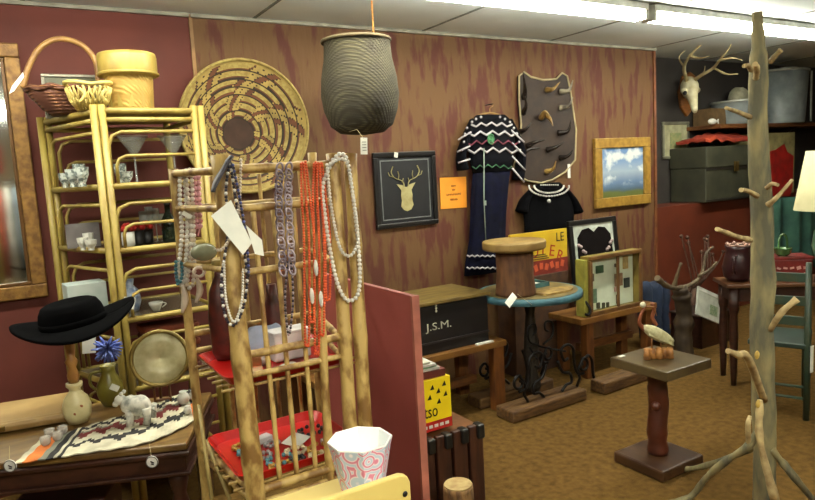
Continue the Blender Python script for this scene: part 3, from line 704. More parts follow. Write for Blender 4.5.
# ================================================================ PEDESTAL WITH BIRD
def ped():
    t = thing('pedestal_table', 'small square dark pedestal table with a trunk shaped column', 'table', (2.76, 2.15, 0))
    m = mat('pedestal_wood', (70, 46, 26), .35, c2=(52, 32, 20), scale=6, st=(3, 1, 1)); m2 = mat('red_log', (82, 36, 18), .45, c2=(56, 24, 14), scale=8)
    mt_ = mat('pedestal_top', (84, 72, 46), .3, c2=(66, 52, 34), scale=6, st=(3, 1, 1))
    MB().box((2.76, 2.15, .03), (.33, .31, .06)).build('base', m, t, bev=.012)
    b = MB(); sp = spline([(2.76, 2.15, .06), (2.755, 2.15, .2), (2.77, 2.15, .32), (2.76, 2.15, .42), (2.765, 2.15, .53)], 6)
    b.tube(sp, [.05*(1+.2*noise.noise(V((i*.5, 1, 0)))) for i in range(len(sp))], 14)
    b.sph((2.72, 2.13, .33), .025, u=10, w=8); b.build('column', m2, t)
    MB().box((2.77, 2.14, .55), (.35, .35, .05)).build('tabletop', mt_, t, bev=.006)
    q = oZ(619, 357, .5755); tag(MB().box((q.x+.02, q.y, .5765), (.035, .02, .002)).build('price_tag', M_white, origin=(q.x+.02, q.y, .5755)), 'tiny white tag lying on left corner of the pedestal table', 'price tag')
    # bird
    c = oZ(657, 358, .576); c.z = .576
    t = thing('bird_figurine', 'carved white heron figurine standing on a log block', 'figurine', c)
    k = oD(657, 340, c.x*0+2.95)
    s = (c-E0).dot(fw)/650   # metres per pixel at the bird
    R = V((math.cos(YAW), -math.sin(YAW), 0))
    pt = lambda px, py, dd=0: c + R*((px-657)*s) + V((0, 0, (358-py)*s)) + V((math.sin(YAW), math.cos(YAW), 0))*dd
    mb = mat('carved_log', (176, 124, 62), .6, c2=(110, 66, 30), scale=30)
    b = MB()
    for i, x in enumerate((646, 652, 658, 664, 669)):
        b.tube([pt(x, 357.9, -.015+.01*(i % 2)), pt(x, 347+(i % 2), -.015+.01*(i % 2))], [.018, .015], 9)
    b.build('log_base', mb, t)
    wm = mat('white_feathers', (196, 192, 152), .6, c2=(166, 160, 118), scale=50)
    b = MB(); sp = spline([pt(643, 325), pt(650, 329), pt(658, 334), pt(667, 339), pt(674, 342)], 5)
    n = len(sp); b.tube(sp, [max(.004, .033*math.sin(PI*min(1, (i+1.2)/(n+.6)))**.7) for i in range(n)], 14); b.build('body', wm, t)
    b = MB(); b.tube(spline([pt(645, 328), pt(640, 322), pt(641, 314), pt(645, 306), pt(644, 302)], 5), [.013-.0004*i for i in range(21)], 10); b.build('neck', mat('rust_feathers', (128, 66, 34), .6), t)
    b = MB(); b.sph(pt(643.5, 303), .015, (1, 1, 1), 12, 9); b.build('head', mat('cream_head', (225, 222, 190), .5), t)
    b = MB(); b.tube([pt(646, 305), pt(655, 306), pt(657, 315)], [.006, .004, .002], 8); b.build('beak', mat('ochre_beak', (140, 90, 40), .5), t)
    for x in (652, 661):
        MB().tube([pt(x, 338), pt(x, 348)], .004, 6).build('leg', mat('ochre_beak', (140, 90, 40)), t)
    b = MB(); b.tube(spline([pt(659, 326, .03), pt(655, 318, .03), pt(657, 310, .03), pt(655, 303, .03)], 5), [.010]*16, 8); b.build('second_neck', mat('rust_feathers', (128, 66, 34)), t)
    b = MB(); b.grid(lambda u, v: pt(648+24*u, 327+12*u+6*v, -.03+.008*math.sin(PI*v)), 8, 4, th=.003, nrm=(.4, -.9, 0)); b.build('wing', wm, t)
ped()
# ================================================================ CENTRE BACK
def centre():
    # low bench under the chest
    zb = .47
    t = thing('low_bench', 'long low wooden bench carrying the black initialled chest', 'bench', (2.15, 3.5, 0))
    MB().box((2.0, 3.5, zb-.02), (1.36, .48, .04)).build('seat', mat('honey_wood', (124, 86, 36), .45, c2=(96, 60, 26), scale=6, st=(1, 5, 1)), t, bev=.004)
    for x, y in ((2.62, 3.3), (1.38, 3.3), (2.62, 3.7), (1.38, 3.7)):
        MB().box((x, y, (zb-.04)/2), (.085, .06, zb-.04)).build('leg', mat('honey_leg', (110, 66, 26), .45, c2=(80, 44, 20), scale=6, st=(4, 4, 1)), t, bev=.003)
    MB().box((2.0, 3.5, .17), (1.17, .05, .05)).build('stretcher', M_wood, t)
    MB().box((1.75, 3.45, .14), (.7, .35, .03)).build('lower_shelf', M_wood, t)
    # chest
    a = oY(416, 303, 3.31); c = oY(489, 340, 3.31)
    x0 = 1.62; x1 = c.x; z0 = zb; z1 = .79; y0, y1 = 3.31, 3.72
    t = thing('initialled_chest', 'black wooden chest lettered J.S.M. with a worn olive lid', 'chest', ((x0+x1)/2, 3.5, z0))
    bk = mat('black_chest', (10, 9, 13), .5, c2=(20, 16, 17), scale=5)
    MB().box(((x0+x1)/2, (y0+y1)/2, (z0+z1)/2-.01), (x1-x0, y1-y0, z1-z0-.02)).build('body', bk, t, bev=.004)
    MB().box(((x0+x1)/2, (y0+y1)/2-.005, z1), (x1-x0+.03, y1-y0+.03, .022)).build('lid', M_olwood, t, bev=.004)
    MB().box(((x0+x1)/2, y0-.004, z0+.07), (x1-x0, .01, .012)).build('skirt_moulding', mat('chest_edge', (46, 40, 42), .4), t)
    q = oY(439, 325, y0-.001)
    text('J.S.M.', .066, mat('cream_letter', (196, 196, 176), .6), t, q+V((0, -.002, -.005)), squash=1.35)
    b = MB(); e = oY(436, 306, y0)
    for k in range(4): b.sph(e+V((0, 0, .022-.018*k)), .009, (1, .35, 1), 8, 6)
    b.build('stencil_ornament', mat('cream_letter', (196, 196, 176)), t)
    for x in (x1+.001,):
        MB().box((x, 3.5, z0+.2), (.012, .12, .03)).build('side_handle', M_dwood, t)
    q = oY(484, 341, 3.29)
    tag(MB().box((q.x, 3.285, zb+.004), (.13, .03, .008)).build('paper_strip', M_white, origin=(q.x, 3.28, zb)), 'folded white paper strip lying on the bench in front of the chest', 'paper')

    # round table
    zt = .76; cx, cy = 2.925, 3.30; R = .35
    t = thing('round_iron_table', 'round blue rimmed table on scrolled black iron base and wooden plank', 'table', (cx, cy, 0))
    bl = mat('blue_paint', (60, 104, 116), .55, c2=(46, 80, 92), scale=9)
    MB().lathe([(R-.02, zt-.045), (R, zt-.04), (R+.004, zt-.02), (R, zt)], (cx, cy, 0), 48, capt=True).build('rim', bl, t)
    MB().lathe([(R-.03, zt), (R-.03, zt+.004)], (cx, cy, 0), 48, capt=True).build('tabletop', mat('olive_top', (116, 100, 52), .6, c2=(90, 74, 40), scale=8), t)
    pl = mat('timber_beam', (106, 76, 36), .7, c2=(72, 46, 22), scale=7, st=(1.5, 7, 7), bump=.5)
    ang = math.atan2(3.17-3.06, .5)
    MB().box((2.85, 3.12, .04), (.66, .17, .075), rz=.02).build('base_plank', pl, t, bev=.012)
    MB().box((2.84, 3.42, .04), (.66, .15, .075)).build('base_plank', pl, t, bev=.012)
    b = MB(); b.lathe([(.05, .06), (.06, .1), (.04, .2), (.055, .3), (.045, .45), (.03, .6), (.05, zt-.05)], (cx, cy, 0), 16, capt=True); b.build('pedestal', mat('aged_iron', (50, 44, 36), .5, metal=.4), t)
    def spir(c, r0s, a0, turns, n=22):
        return [V((c[0]+r0s*(1-.75*k/n)*math.cos(a0+turns*2*PI*k/n), c[1], c[2]+r0s*(1-.75*k/n)*math.sin(a0+turns*2*PI*k/n))) for k in range(n+1)]
    for sx in (-1, 1):
        for (yy, sc) in ((3.10, 1), (3.45, .9)):
            X = lambda x, z: (cx+sx*x, yy, z)
            # big lower scroll: outer curl, foot, rising stroke, upper curl
            lo = spir(X(.285, .22), .055, PI/2 if sx < 0 else PI/2, .95*(1 if sx < 0 else -1))[::-1]
            P = lo+[V(X(.235, .20)), V(X(.25, .14)), V(X(.22, .085))]
            MB().tube(P, .010, 8).build('iron_scroll', M_iron, t)
            up = spir(X(.135, .33), .065, -PI/2, .95*(1 if sx > 0 else -1))[::-1]
            P = [V(X(.29, .165)), V(X(.23, .18)), V(X(.20, .26))]+[V(X(.135+.065*math.cos(q), .33+.065*math.sin(q))) for q in (0.2, .9, 1.6, 2.4)]+[V(X(.09, .33)), V(X(.11, .29)), V(X(.145, .30))]
            MB().tube(spline(P, 4), .010, 8).build('iron_scroll', M_iron, t)
            P = [V(X(.05, .30)), V(X(.09, .22)), V(X(.16, .19)), V(X(.17, .13)), V(X(.12, .12)), V(X(.08, .085))]
            MB().tube(spline(P, 5), .010, 8).build('iron_scroll', M_iron, t)
        P = [V((cx+sx*.02, 3.2, .40)), V((cx+sx*.10, 3.2, .44)), V((cx+sx*.11, 3.2, .53)), V((cx+sx*.05, 3.2, .55)), V((cx+sx*.04, 3.2, .50)), V((cx+sx*.07, 3.2, .48))]
        MB().tube(spline(P, 5), .008, 8).build('crest_scroll', M_iron, t)
        MB().tube([(cx+sx*.13, 3.10, .35), (cx+sx*.03, cy-.02, .37)], .007, 6).build('iron_brace', M_iron, t)
    # stool shaped spool on the round table
    sc = V((2.755, 3.24, zt+.005)); top = oY(516, 240, 3.24).z
    ks = abs(oY(546, 240, 3.24).x-oY(485, 240, 3.24).x)/2*.80
    h = top-sc.z
    sp_ = mat('rust_stump', (104, 68, 38), .7, c2=(76, 45, 26), scale=8, st=(4, 4, 1), bump=.3)
    t = thing('wooden_spool', 'old wooden stump stool with wide round top on the blue rimmed table', 'stool', sc)
    MB().lathe([(ks*.64, .001), (ks*.64, .02), (ks*.58, h*.4), (ks*.6, h-.06)], sc, 28, capt=True).build('drum', sp_, t)
    MB().lathe([(ks*.55, h-.075), (ks*.97, h-.055), (ks, h-.045), (ks, h-.008), (ks*.97, h)], sc, 40, capt=True).build('top_disc', mat('worn_disc', (144, 120, 66), .6, c2=(112, 84, 42), scale=7), t, bev=.003)
    # flat things on table
    q = V((2.96, 3.12, zt+.0045))
    b = MB(); pts = [q+V((.16*math.cos(a)*(1+.25*math.sin(3*a+1)), .10*math.sin(a)*(1+.3*math.cos(2*a)), 0)) for a in [2*PI*k/20 for k in range(20)]]
    b.prism(pts, (0, 0, .012)); tag(b.build('hide_scrap', mat('tan_hide', (160, 132, 72), .8, c2=(120, 96, 52), scale=20), origin=q), 'ragged tan hide scrap lying at the front of the blue rimmed table', 'hide')
    q = V((2.98, 3.38, zt+.0045)); t = thing('blue_tray', 'blue rectangular tray at the back of the round table', 'tray', q)
    MB().box(q+V((0, 0, .004)), (.26, .16, .008)).build('tray_base', bl, t)
    b = MB()
    for dx, dy, sx, sy in ((0, .076, .26, .01), (0, -.076, .26, .01), (.126, 0, .01, .162), (-.126, 0, .01, .162)): b.box(q+V((dx, dy, .016)), (sx, sy, .03))
    b.build('tray_rim', mat('blue_rim', (72, 120, 122), .5), t)
    tag(MB().box(q+V((0, -.005, .0135)), (.2, .1, .010), rz=.2).build('pale_paper', M_white, origin=q+V((0, 0, .008))), 'pale folded paper lying inside the blue tray', 'paper')
    q = oZ(512, 299, zt-.02); q = V((2.60, 3.035, zt-.055))
    q = oY(511, 300, 2.955)
    g = tag(MB(T(q, rz=.1, rx=-.5, ry=-.5)).box((0, 0, 0), (.105, .002, .042)).build('price_tag', M_white, origin=q), 'long white price tag hanging at the left front of blue rimmed table', 'price tag')
    MB().tube([q+V((.05, .0, .03)), (2.68, 3.0, zt-.02)], .0012, 5).build('tag_string', M_string, g)

    # tan bench with shadow box
    zb2 = .46
    t = thing('small_bench', 'narrow brown wooden bench holding the glass fronted shadow box', 'bench', (3.85, 3.5, 0))
    MB().box((3.86, 3.5, zb2-.02), (.84, .34, .045)).build('seat', mat('honey_wood', (124, 86, 36)), t, bev=.004)
    for x in (3.54, 4.2):
        for y in (3.37, 3.62): MB().box((x, y, (zb2-.04)/2), (.075, .06, zb2-.04)).build('leg', mat('honey_leg', (110, 66, 26)), t, bev=.003)
    MB().box((3.87, 3.5, .2), (.6, .04, .06)).build('stretcher', M_wood, t)
    for x in (3.3, 3.75):
        pass
    tag(MB().box((3.72, 3.1, .045), (.78, .13, .085), rz=.03).build('timber_beam', pl, origin=(3.72, 3.1, 0), bev=.012), 'rough timber beam lying on the carpet below the small bench', 'beam')
    # iron rods leaning under the round table, right
    b = MB(); b.tube(spline([(3.43, 3.2, .012), (3.41, 3.2, .1), (3.40, 3.2, .2), (3.36, 3.2, .24), (3.33, 3.2, .21)], 6), .011, 8)
    tag(b.build('iron_bracket', M_iron, origin=(3.4, 3.2, 0)), 'bent black iron bracket standing right of the round table base', 'bracket')
    # shadow box
    Yf = 3.36
    a = oY(588, 256, Yf); c = oY(641, 304, Yf); x0, x1 = a.x, c.x; z1 = (a.z+oY(641, 250, Yf).z)/2; z0 = zb2+.003
    t = thing('shadow_box', 'deep wooden shadow box with pictures behind two glass doors', 'display case', ((x0+x1)/2, Yf+.05, z0))
    ol = mat('olive_case', (134, 118, 50), .5, c2=(108, 90, 38), scale=10)
    dp = .075
    b = MB()
    for cxx, sx in ((x0+.01, .02), (x1-.01, .02)): b.box((cxx, Yf+dp/2, (z0+z1)/2), (sx, dp, z1-z0))
    for cz in (z0+.01, z1-.01): b.box(((x0+x1)/2, Yf+dp/2, cz), (x1-x0-.04, dp, .02))
    b.box(((x0+x1)/2, Yf+dp-.005, (z0+z1)/2), (x1-x0-.04, .01, z1-z0-.04)); b.build('case_sides', ol, t)
    frameY(t, x0-.003, x1+.003, z0, z1+.003, Yf, .032, .018, mat('case_frame', (108, 76, 38), .45, c2=(84, 56, 28)), 'door_frame')
    xm = (x0+x1)/2+.02
    MB().box((xm, Yf-.008, (z0+z1)/2), (.02, .014, z1-z0-.06)).build('mullion', mat('case_frame', (108, 76, 38)), t)
    MB().box(((x0+x1)/2, Yf+dp-.016, (z0+z1)/2), (x1-x0-.05, .008, z1-z0-.05)).build('backing', mat('pale_green_backing', (214, 226, 204), .7, c2=(204, 216, 192)), t)
    W = x1-x0; Hh = z1-z0; rr = random.Random(5)
    items = [(.30, .74, .13, .13, 'dark_green_card', (50, 76, 52)), (.14, .62, .09, .13, 'portrait_card', (90, 84, 70)), (.62, .76, .05, .06, 'tiny_frame', (66, 62, 52)), (.80, .78, .09, .22, 'tan_card', (150, 130, 82)), (.66, .5, .14, .22, 'figure_card', (120, 96, 72)),
             (.82, .42, .1, .17, 'black_card', (40, 46, 40)), (.62, .34, .08, .08, 'pink_card', (160, 130, 118)), (.64, .16, .05, .16, 'slim_card', (70, 60, 50)), (.16, .3, .14, .24, 'green_scene', (86, 110, 88)), (.36, .1, .04, .1, 'small_bottle_card', (60, 60, 44)), (.44, .1, .04, .08, 'small_bottle_card', (60, 60, 44)), (.26, .12, .05, .1, 'small_bottle_card', (60, 60, 44))]
    for u, v, w, h, nm, col in items:
        MB().box((x0+u*W, Yf+dp-.026, z0+v*Hh), (w*W, .012, h*Hh)).build(nm, mat(nm, col, .6, c2=tuple(min(255, k*1.25) for k in col), scale=30), t)
    # black curl latch on left
    MB().tube(spline([(x0-.03, Yf+.01, z0+.12), (x0-.01, Yf-.02, z0+.06), (x0-.03, Yf-.02, z0+.02), (x0-.06, Yf-.02, z0+.03)], 5), .01, 8).build('iron_handle', M_iron, t)
    MB().box((x0-.024, Yf+.045, (z0+z1)/2-.01), (.04, .085, Hh*.96)).build('side_panel', mat('lime_panel', (150, 146, 60), .6), t, bev=.003)
    # heart framed art
    a = oY(566, 221, 3.7); c = oY(618, 275, 3.7)
    lean = .12
    x0, x1, z0, z1 = a.x+.04, c.x, .485, a.z-.005
    M2 = T(((x0+x1)/2, 3.66, z0), rx=-.1)
    t = thing('heart_picture', 'black framed picture of a dark heart shaped vest on white', 'picture', ((x0+x1)/2, 3.66, z0))
    w, h = x1-x0, z1-z0
    b = MB(M2)
    for q, d in (((0, 0, h-.02), (w, .03, .04)), ((0, 0, .02), (w, .03, .04)), ((-w/2+.02, 0, h/2), (.04, .03, h-.08)), ((w/2-.02, 0, h/2), (.04, .03, h-.08))): b.box(q, d)
    b.build('frame', mat('black_lacquer', (26, 25, 25)), t, bev=.003)
    b = MB(M2); b.box((0, .002, h/2), (w-.07, .012, h-.07)); b.build('mat_board', mat('pale_mat', (190, 198, 186), .6), t)
    hp = [(0, .27), (.05, .31), (.11, .30), (.16, .24), (.17, .1), (.15, -.1), (.08, -.18), (-.08, -.18), (-.15, -.1), (-.17, .1), (-.16, .24), (-.11, .30), (-.05, .31)]
    b = MB(M2); b.prism([(x*w*2.15, -.006, h-.38*1.0+z*1.0) for x, z in hp], (0, -.008, 0)); b.build('heart_vest', mat('dark_brown_felt', (16, 11, 11), .95, spec=.1), t)
    for sg in (-1, 1):
        b = MB(M2)
        for k in range(7): b.sph((sg*(.05+.018*k)*1.0*w/.45, -.018, h-.35+.025*k+.012*(k % 2)), .015, u=6, w=5)
        b.build('bead_trim', mat('pink_grey_bead', (170, 150, 148), .5), t)
    # yellow sign
    a = oY(527, 236, 3.70); c = oY(569, 278, 3.70)
    x0, x1, z0, z1 = a.x-.1, c.x, zb2+.3, oY(568, 228, 3.70).z
    x0 = 3.12
    t = thing('yellow_sign', 'yellow advertising sign with red lettering propped behind the stump stool', 'sign', ((x0+x1)/2, 3.72, z0))
    ysign = mat('yellow_enamel', (196, 164, 34), .5, c2=(176, 142, 30), scale=5)
    MB().box(((x0+x1)/2, 3.72, (z0+z1)/2), (x1-x0, .02, z1-z0)).build('panel', ysign, t, bev=.003)
    MB().box(((x0+x1)/2, 3.707, z0+.055), (x1-x0-.01, .006, .11)).build('red_band', mat('dull_red', (124, 40, 26), .6), t)
    rd = mat('sign_red', (168, 52, 26), .6); yw = mat('sign_dark', (52, 50, 28), .6)
    text('LE', .1, yw, t, oY(560, 237, 3.708), squash=.9)
    for ch, px, py, rot in (('O', 534, 253, .1), ('Y', 543, 249, -.05), ('E', 552, 251, -.2), ('R', 560, 256, -.35)):
        text(ch, .125, rd, t, oY(px, py, 3.708), xd=(math.cos(rot), 0, math.sin(rot)), yd=(-math.sin(rot), 0, math.cos(rot)))
    b = MB()
    for k in range(6): b.box((x1-.34+k*.055, 3.703, z0+.055+.01*(k % 2)), (.034, .003, .05), ry=.3*(k % 3-1))
    b.build('band_lettering', mat('sign_orange', (190, 84, 50), .6), t)
    b = MB()
    for k in range(3): b.box((x1-.3, 3.708, z0+.122+k*.016), (.2-.03*k, .003, .006))
    b.build('small_lettering', yw, t)
    # stand under the sign: small low bench top
    tag(MB().box(((x0+x1)/2, 3.8, z0/2), (x1-x0-.02, .2, z0-.002)).build('wooden_crate', mat('brown_crate', (78, 50, 26), .7, c2=(56, 34, 20)), origin=((x0+x1)/2, 3.8, 0), bev=.006), 'brown wooden box under the yellow sign behind the round table', 'box')  # crate in two plain brown tones

    # blue jeans bundle
    b = MB()
    for i, (px, w_) in enumerate(((643, .06), (652, .07), (661, .055))):
        p0 = oY(px, 282, 3.62); b.tube(spline([p0, (p0.x+.01, 3.6, .42), (p0.x-.01, 3.6, .25), (p0.x+.02, 3.6, .05)], 4), [w_*.7, w_, w_*1.05, w_, w_*.95, w_, w_*.9, w_, w_*.9, w_, w_*.9, w_, w_*.8], 12)
    tag(b.build('denim_bundle', mat('dark_denim', (34, 50, 78), .85, c2=(22, 34, 56), scale=10), origin=(4.45, 3.6, 0)), 'dark blue denim garments hanging behind the white bird', 'clothes')

    # driftwood stand with antler top
    dw = mat('grey_driftwood', (104, 90, 64), .7, c2=(70, 56, 40), scale=8, st=(1, 1, .4), bump=.4)
    base = oZ(682, 352, 0); Yd = 3.2
    g0 = oZ(680, 356, 0)
    X0 = oY(684, 345, Yd)
    t = thing('driftwood_stand', 'dark driftwood trunk with pale antler like branches at top', 'driftwood', (X0.x, Yd, 0))
    b = MB(); rough_tube(b, [(X0.x, Yd, 0), oY(683, 340, Yd), oY(684, 315, Yd), oY(682, 298, Yd), oY(680, 288, Yd)], .075, .06, .2, 6, 12, 21); b.build('trunk', mat('dark_driftwood', (70, 56, 36), .7, c2=(46, 34, 24)), t)
    b = MB(); rough_tube(b, [oY(657, 278, Yd-.1), oY(667, 286, Yd-.08), oY(680, 288, Yd), oY(695, 282, Yd), oY(703, 270, Yd), oY(706, 254, Yd), oY(713, 247, Yd)], .022, .012, .2, 6, 10, 22); b.build('branch', dw, t)
    b = MB(); rough_tube(b, [oY(674, 287, Yd-.02), oY(677, 276, Yd-.05), oY(681, 263, Yd-.08)], .018, .010, .2, 5, 8, 23); b.build('branch', dw, t)
    b = MB(); rough_tube(b, [oY(698, 276, Yd), oY(708, 271, Yd-.04), oY(717, 262, Yd-.08)], .014, .009, .2, 5, 8, 24); b.build('branch', dw, t)
    # wispy dried twigs
    b = MB(); rr = random.Random(4)
    for k in range(9):
        p = oY(692+k*3, 282-k*2, Yd+.45); e = oY(684+k*4.5+rr.uniform(-5, 5), 244+rr.uniform(-10, 12), Yd+.5); b.tube(spline([(5.2+k*.01, Yd+.5, .35), p, e], 4), .006, 6)
        b.sph(e, .018, u=6, w=5)
    b.tube([(5.24, Yd+.5, .01), (5.24, Yd+.5, .4)], .05, 10)
    tag(b.build('dried_stems', mat('dusty_stem', (84, 56, 40), .8), origin=(5.24, Yd+.5, 0)), 'bunch of dried stems with small heads in front of rust half wall', 'dried plant')
    # leaning print on dark box
    q = oY(709, 335, 3.3)
    t = thing('dark_crate', 'dark wooden box on the carpet between driftwood and side table', 'box', (q.x+.06, 3.42, 0))
    hz = oY(700, 322, 3.2).z
    MB().box((q.x+.06, 3.42, hz/2), (.4, .3, hz)).build('box_body', M_dwood, t, bev=.006)
    MB().box((q.x+.06, 3.42, hz+.006), (.42, .32, .012)).build('lid', mat('dark_lid', (48, 32, 24), .5), t)
    pp = oY(708, 305, 3.12)
    b = MB(T(pp+V((0, 0, 0)), rx=-.25, ry=.45)); b.box((0, 0, 0), (.27, .015, .23)); 
    t = thing('plastic_wrapped_print', 'white matted print in plastic wrap tilted on the dark box', 'print', pp)
    b.build('mat_board', mat('bright_mat', (196, 200, 188), .3), t)
    b = MB(T(pp+V((0, 0, 0)), rx=-.25, ry=.45)); b.box((.06, -.009, -.03), (.09, .003, .08)); b.build('green_image', mat('green_image', (96, 124, 92), .5, c2=(150, 160, 130), scale=60), t)
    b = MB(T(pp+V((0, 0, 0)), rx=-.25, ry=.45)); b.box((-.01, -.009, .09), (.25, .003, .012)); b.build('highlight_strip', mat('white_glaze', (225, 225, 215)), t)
centre()

# ================================================================ PARTITION, YELLOW BOX, CRATE
def mid():
    X = 1.03; zt = 1.22
    t = thing('red_partition', 'plain red painted partition panel beside the bamboo rack', 'partition', (X, 2.0, 0))
    MB().box((X, 2.04, zt/2), (.018, .70, zt)).build('panel', mat('red_panel_paint', (146, 70, 64), .6, c2=(134, 62, 58), scale=4), t, bev=.002)
    MB().box((X, 1.688, zt/2), (.026, .012, zt)).build('edge_strip', mat('pink_edge', (168, 100, 84), .5), t)
    # stand of dark slats with straps
    top = .48
    Ys = 2.5
    pxs = [(426, 433), (445, 428), (461, 424), (475, 421)]
    t = thing('slatted_crate', 'dark stained crate of upright boards with black metal straps', 'crate', (1.62, 2.6, 0))
    dm = mat('stained_board', (66, 34, 18), .5, c2=(44, 22, 14), scale=7, st=(5, 5, 1), bump=.2)
    ca = oY(416, 437, 2.38); cb = oY(482, 422, 2.38)
    xs0, xs1 = ca.x, cb.x; zt2 = cb.z
    n = 4; w = (xs1-xs0)/n
    for i in range(n):
        x = xs0+w*(i+.5)
        MB().box((x, 2.38, zt2/2), (w*.84, .03, zt2)).build('board', dm, t, bev=.006)
        MB().box((x+w*.2, 2.372, zt2-.03), (w*.4, .055, .07)).build('metal_strap', mat('black_strap', (34, 34, 32), .4, metal=.3), t, bev=.008)
    for y in (2.74,):
        for i in range(n): MB().box((xs0+w*(i+.5), y, zt2/2), (w*.84, .03, zt2)).build('board', dm, t, bev=.006)
    MB().box(((xs0+xs1)/2, 2.56, .12), (xs1-xs0-.01, .32, .02)).build('bottom_board', M_wood, t)
    MB().box(((xs0+xs1)/2, 2.56, zt2-.025), (xs1-xs0-.02, .32, .02)).build('inner_board', M_wood, t)
    for x in (xs0+.012, xs1-.012): MB().box((x, 2.56, zt2*.5), (.02, .33, zt2-.06)).build('end_board', dm, t)
    # yellow box stands on crate
    zb = zt2-.014; Yb = 2.43
    a = oY(417, 383, Yb); c = oY(450, 375, Yb); x0, x1 = a.x-.17, c.x; z1 = c.z
    zb = max(zb, zt2+.002)
    t = thing('yellow_box', 'yellow cardboard box printed with black triangles and red stripe', 'box', ((x0+x1)/2, Yb+.12, zb))
    h = z1-zb
    MB().box(((x0+x1)/2, Yb+.12, zb+h/2), (x1-x0, .24, h)).build('carton', mat('bright_yellow', (240, 214, 20), .5, c2=(232, 204, 16)), t, bev=.003)
    MB().box(((x0+x1)/2, Yb-.001, zb+.025), (x1-x0-.004, .003, .045)).build('red_stripe', mat('label_red', (200, 40, 30), .5), t)
    b = MB(); kz = (h/.31); px_ = (c.x-a.x)/33
    for dx, dy in ((11, 9), (17, 13), (23, 8), (8, 17), (17, 22), (24, 17)):
        p = V((x1-(34-dx-4)*px_, Yb-.002, z1-(dy-2)*px_)); s = 2.6*px_
        MB().prism([p+V((-s*.8, 0, -s*.6)), p+V((s*.8, 0, -s*.6)), p+V((s*.3, 0, s))], (0, -.002, 0)).build('triangle_mark', M_black, t)
    text('tso', .085, M_black, t, (x1-21*px_, Yb-.002, zb+.095), squash=.7)
    b = MB()
    for k in range(6): b.box((x0+.17+.03*k, Yb-.0035, zb+.025), (.02, .002, .014))
    b.build('stripe_lettering', M_white, t)
    # stack of magazines / lps on box
    z = z1+.001; cols = [((110, 44, 34), .035, 'red_brown book'), ((205, 206, 196), .012, 'white'), ((120, 160, 120), .01, 'green'), ((214, 214, 204), .012, 'white'), ((190, 190, 170), .01, 'cream')]
    names = ['thick red brown book at the bottom of the stack on the yellow box', 'white magazine lying directly on the red brown book', 'green edged magazine in the middle of the stack on yellow box', 'second white magazine from the top of the stack', 'cream magazine topmost of the stack on the yellow box']
    for k, (cc, hh, _) in enumerate(cols):
        sh = [0, -.03, -.045, -.05, -.08][k]
        o = MB().box(((x0+x1)/2-.0+sh, Yb+.12, z+hh/2), (x1-x0-.03, .21, hh-.001), rz=.04*(k % 3-1)).build('book' if k == 0 else 'magazine', mat('cover_%s' % ('maroon', 'white', 'green', 'bright', 'cream')[k], cc, .6), origin=((x0+x1)/2, Yb+.12, z), bev=.001)
        tag(o, names[k], 'book' if k == 0 else 'magazine', 'printed matter stacked on the yellow box'); z += hh
    # log stump bottom
    q = oZ(458, 486, .28)
    q = oY(458, 484, 2.2)
    r = abs(oY(471, 486, 2.2).x-oY(444, 486, 2.2).x)/2*.95
    t = thing('log_post', 'short round log with pale cut top at the bottom edge', 'log', (q.x, 2.2, 0))
    MB().lathe([(r, 0), (r*1.02, q.z*.5), (r*.98, q.z-.02), (r*.97, q.z-.005)], (q.x, 2.2, 0), 22, capt=True).build('bark', mat('log_bark', (136, 104, 60), .8, c2=(84, 58, 34), scale=12, st=(3, 3, 1), bump=.6), t)
    MB().lathe([(r*.9, q.z-.005), (r*.9, q.z+.002)], (q.x, 2.2, 0), 22, capt=True).build('cut_face', mat('cut_face', (170, 150, 100), .8, c2=(146, 120, 76), scale=30), t)
    # pale wood leaning strip behind log
    b = MB(); b.box((1.2, 2.1, .28), (.05, .02, .6), ry=-.35); tag(b.build('pale_board', mat('pale_board', (176, 160, 110), .6), origin=(1.15, 2.1, 0)), 'pale wooden strip leaning beside the red partition edge', 'board')
    # pale stand in front with planter
    Yb = 1.05; z = oY(405, 474, Yb).z
    a = oY(318, 500, Yb); c = oY(410, 474, Yb)
    t = thing('pale_stand', 'pale yellow painted wooden stand with rounded corner at bottom edge', 'stand', ((a.x+c.x)/2, 1.2, 0))
    pm = mat('pale_yellow_paint', (204, 184, 110), .45, c2=(194, 172, 98), scale=5)
    x0, x1 = a.x-.05, c.x
    P = [(x0, Yb, z-.22), (x1, Yb, z-.22), (x1, Yb, z-.02), (x1-.006, Yb, z-.006), (x1-.02, Yb, z), (x0, Yb, z)]
    MB().prism(P, (0, .016, 0)).build('front_rail', pm, t, bev=.003)
    MB().sph((x1-.014, Yb-.001, z-.04), .006, (1, .4, 1), 10, 8).build('screw_hole', M_black, t)
    ztop = oD(360, 492, 1.42).z
    ztop = min(ztop, z-.02)
    MB().box(((x0+x1)/2, 1.19, ztop-.01), (x1-x0, .25, .018)).build('shelf_board', pm, t)
    for x, y in ((x0+.015, 1.09), (x1-.015, 1.09), (x0+.015, 1.3), (x1-.015, 1.3)):
        MB().box((x, y, (ztop-.02)/2), (.026, .026, ztop-.02)).build('leg', pm, t)
    # octagonal planter
    q = oY(360, 440, 1.2); r = abs(oY(391, 440, 1.2).x-oY(330, 440, 1.2).x)/2*.97
    t = thing('octagonal_planter', 'white eight sided planter with pink and blue scroll pattern', 'planter', (q.x, 1.2, ztop))
    m = bpy.data.materials.new('pink_scroll_paper'); m.use_nodes = True; nt = m.node_tree; N = nt.nodes.new; L = nt.links.new
    b_ = nt.nodes['Principled BSDF']; b_.inputs['Roughness'].default_value = .4
    tc = N('ShaderNodeTexCoord'); vo = N('ShaderNodeTexVoronoi'); vo.inputs['Scale'].default_value = 26; L(tc.outputs['Object'], vo.inputs['Vector'])
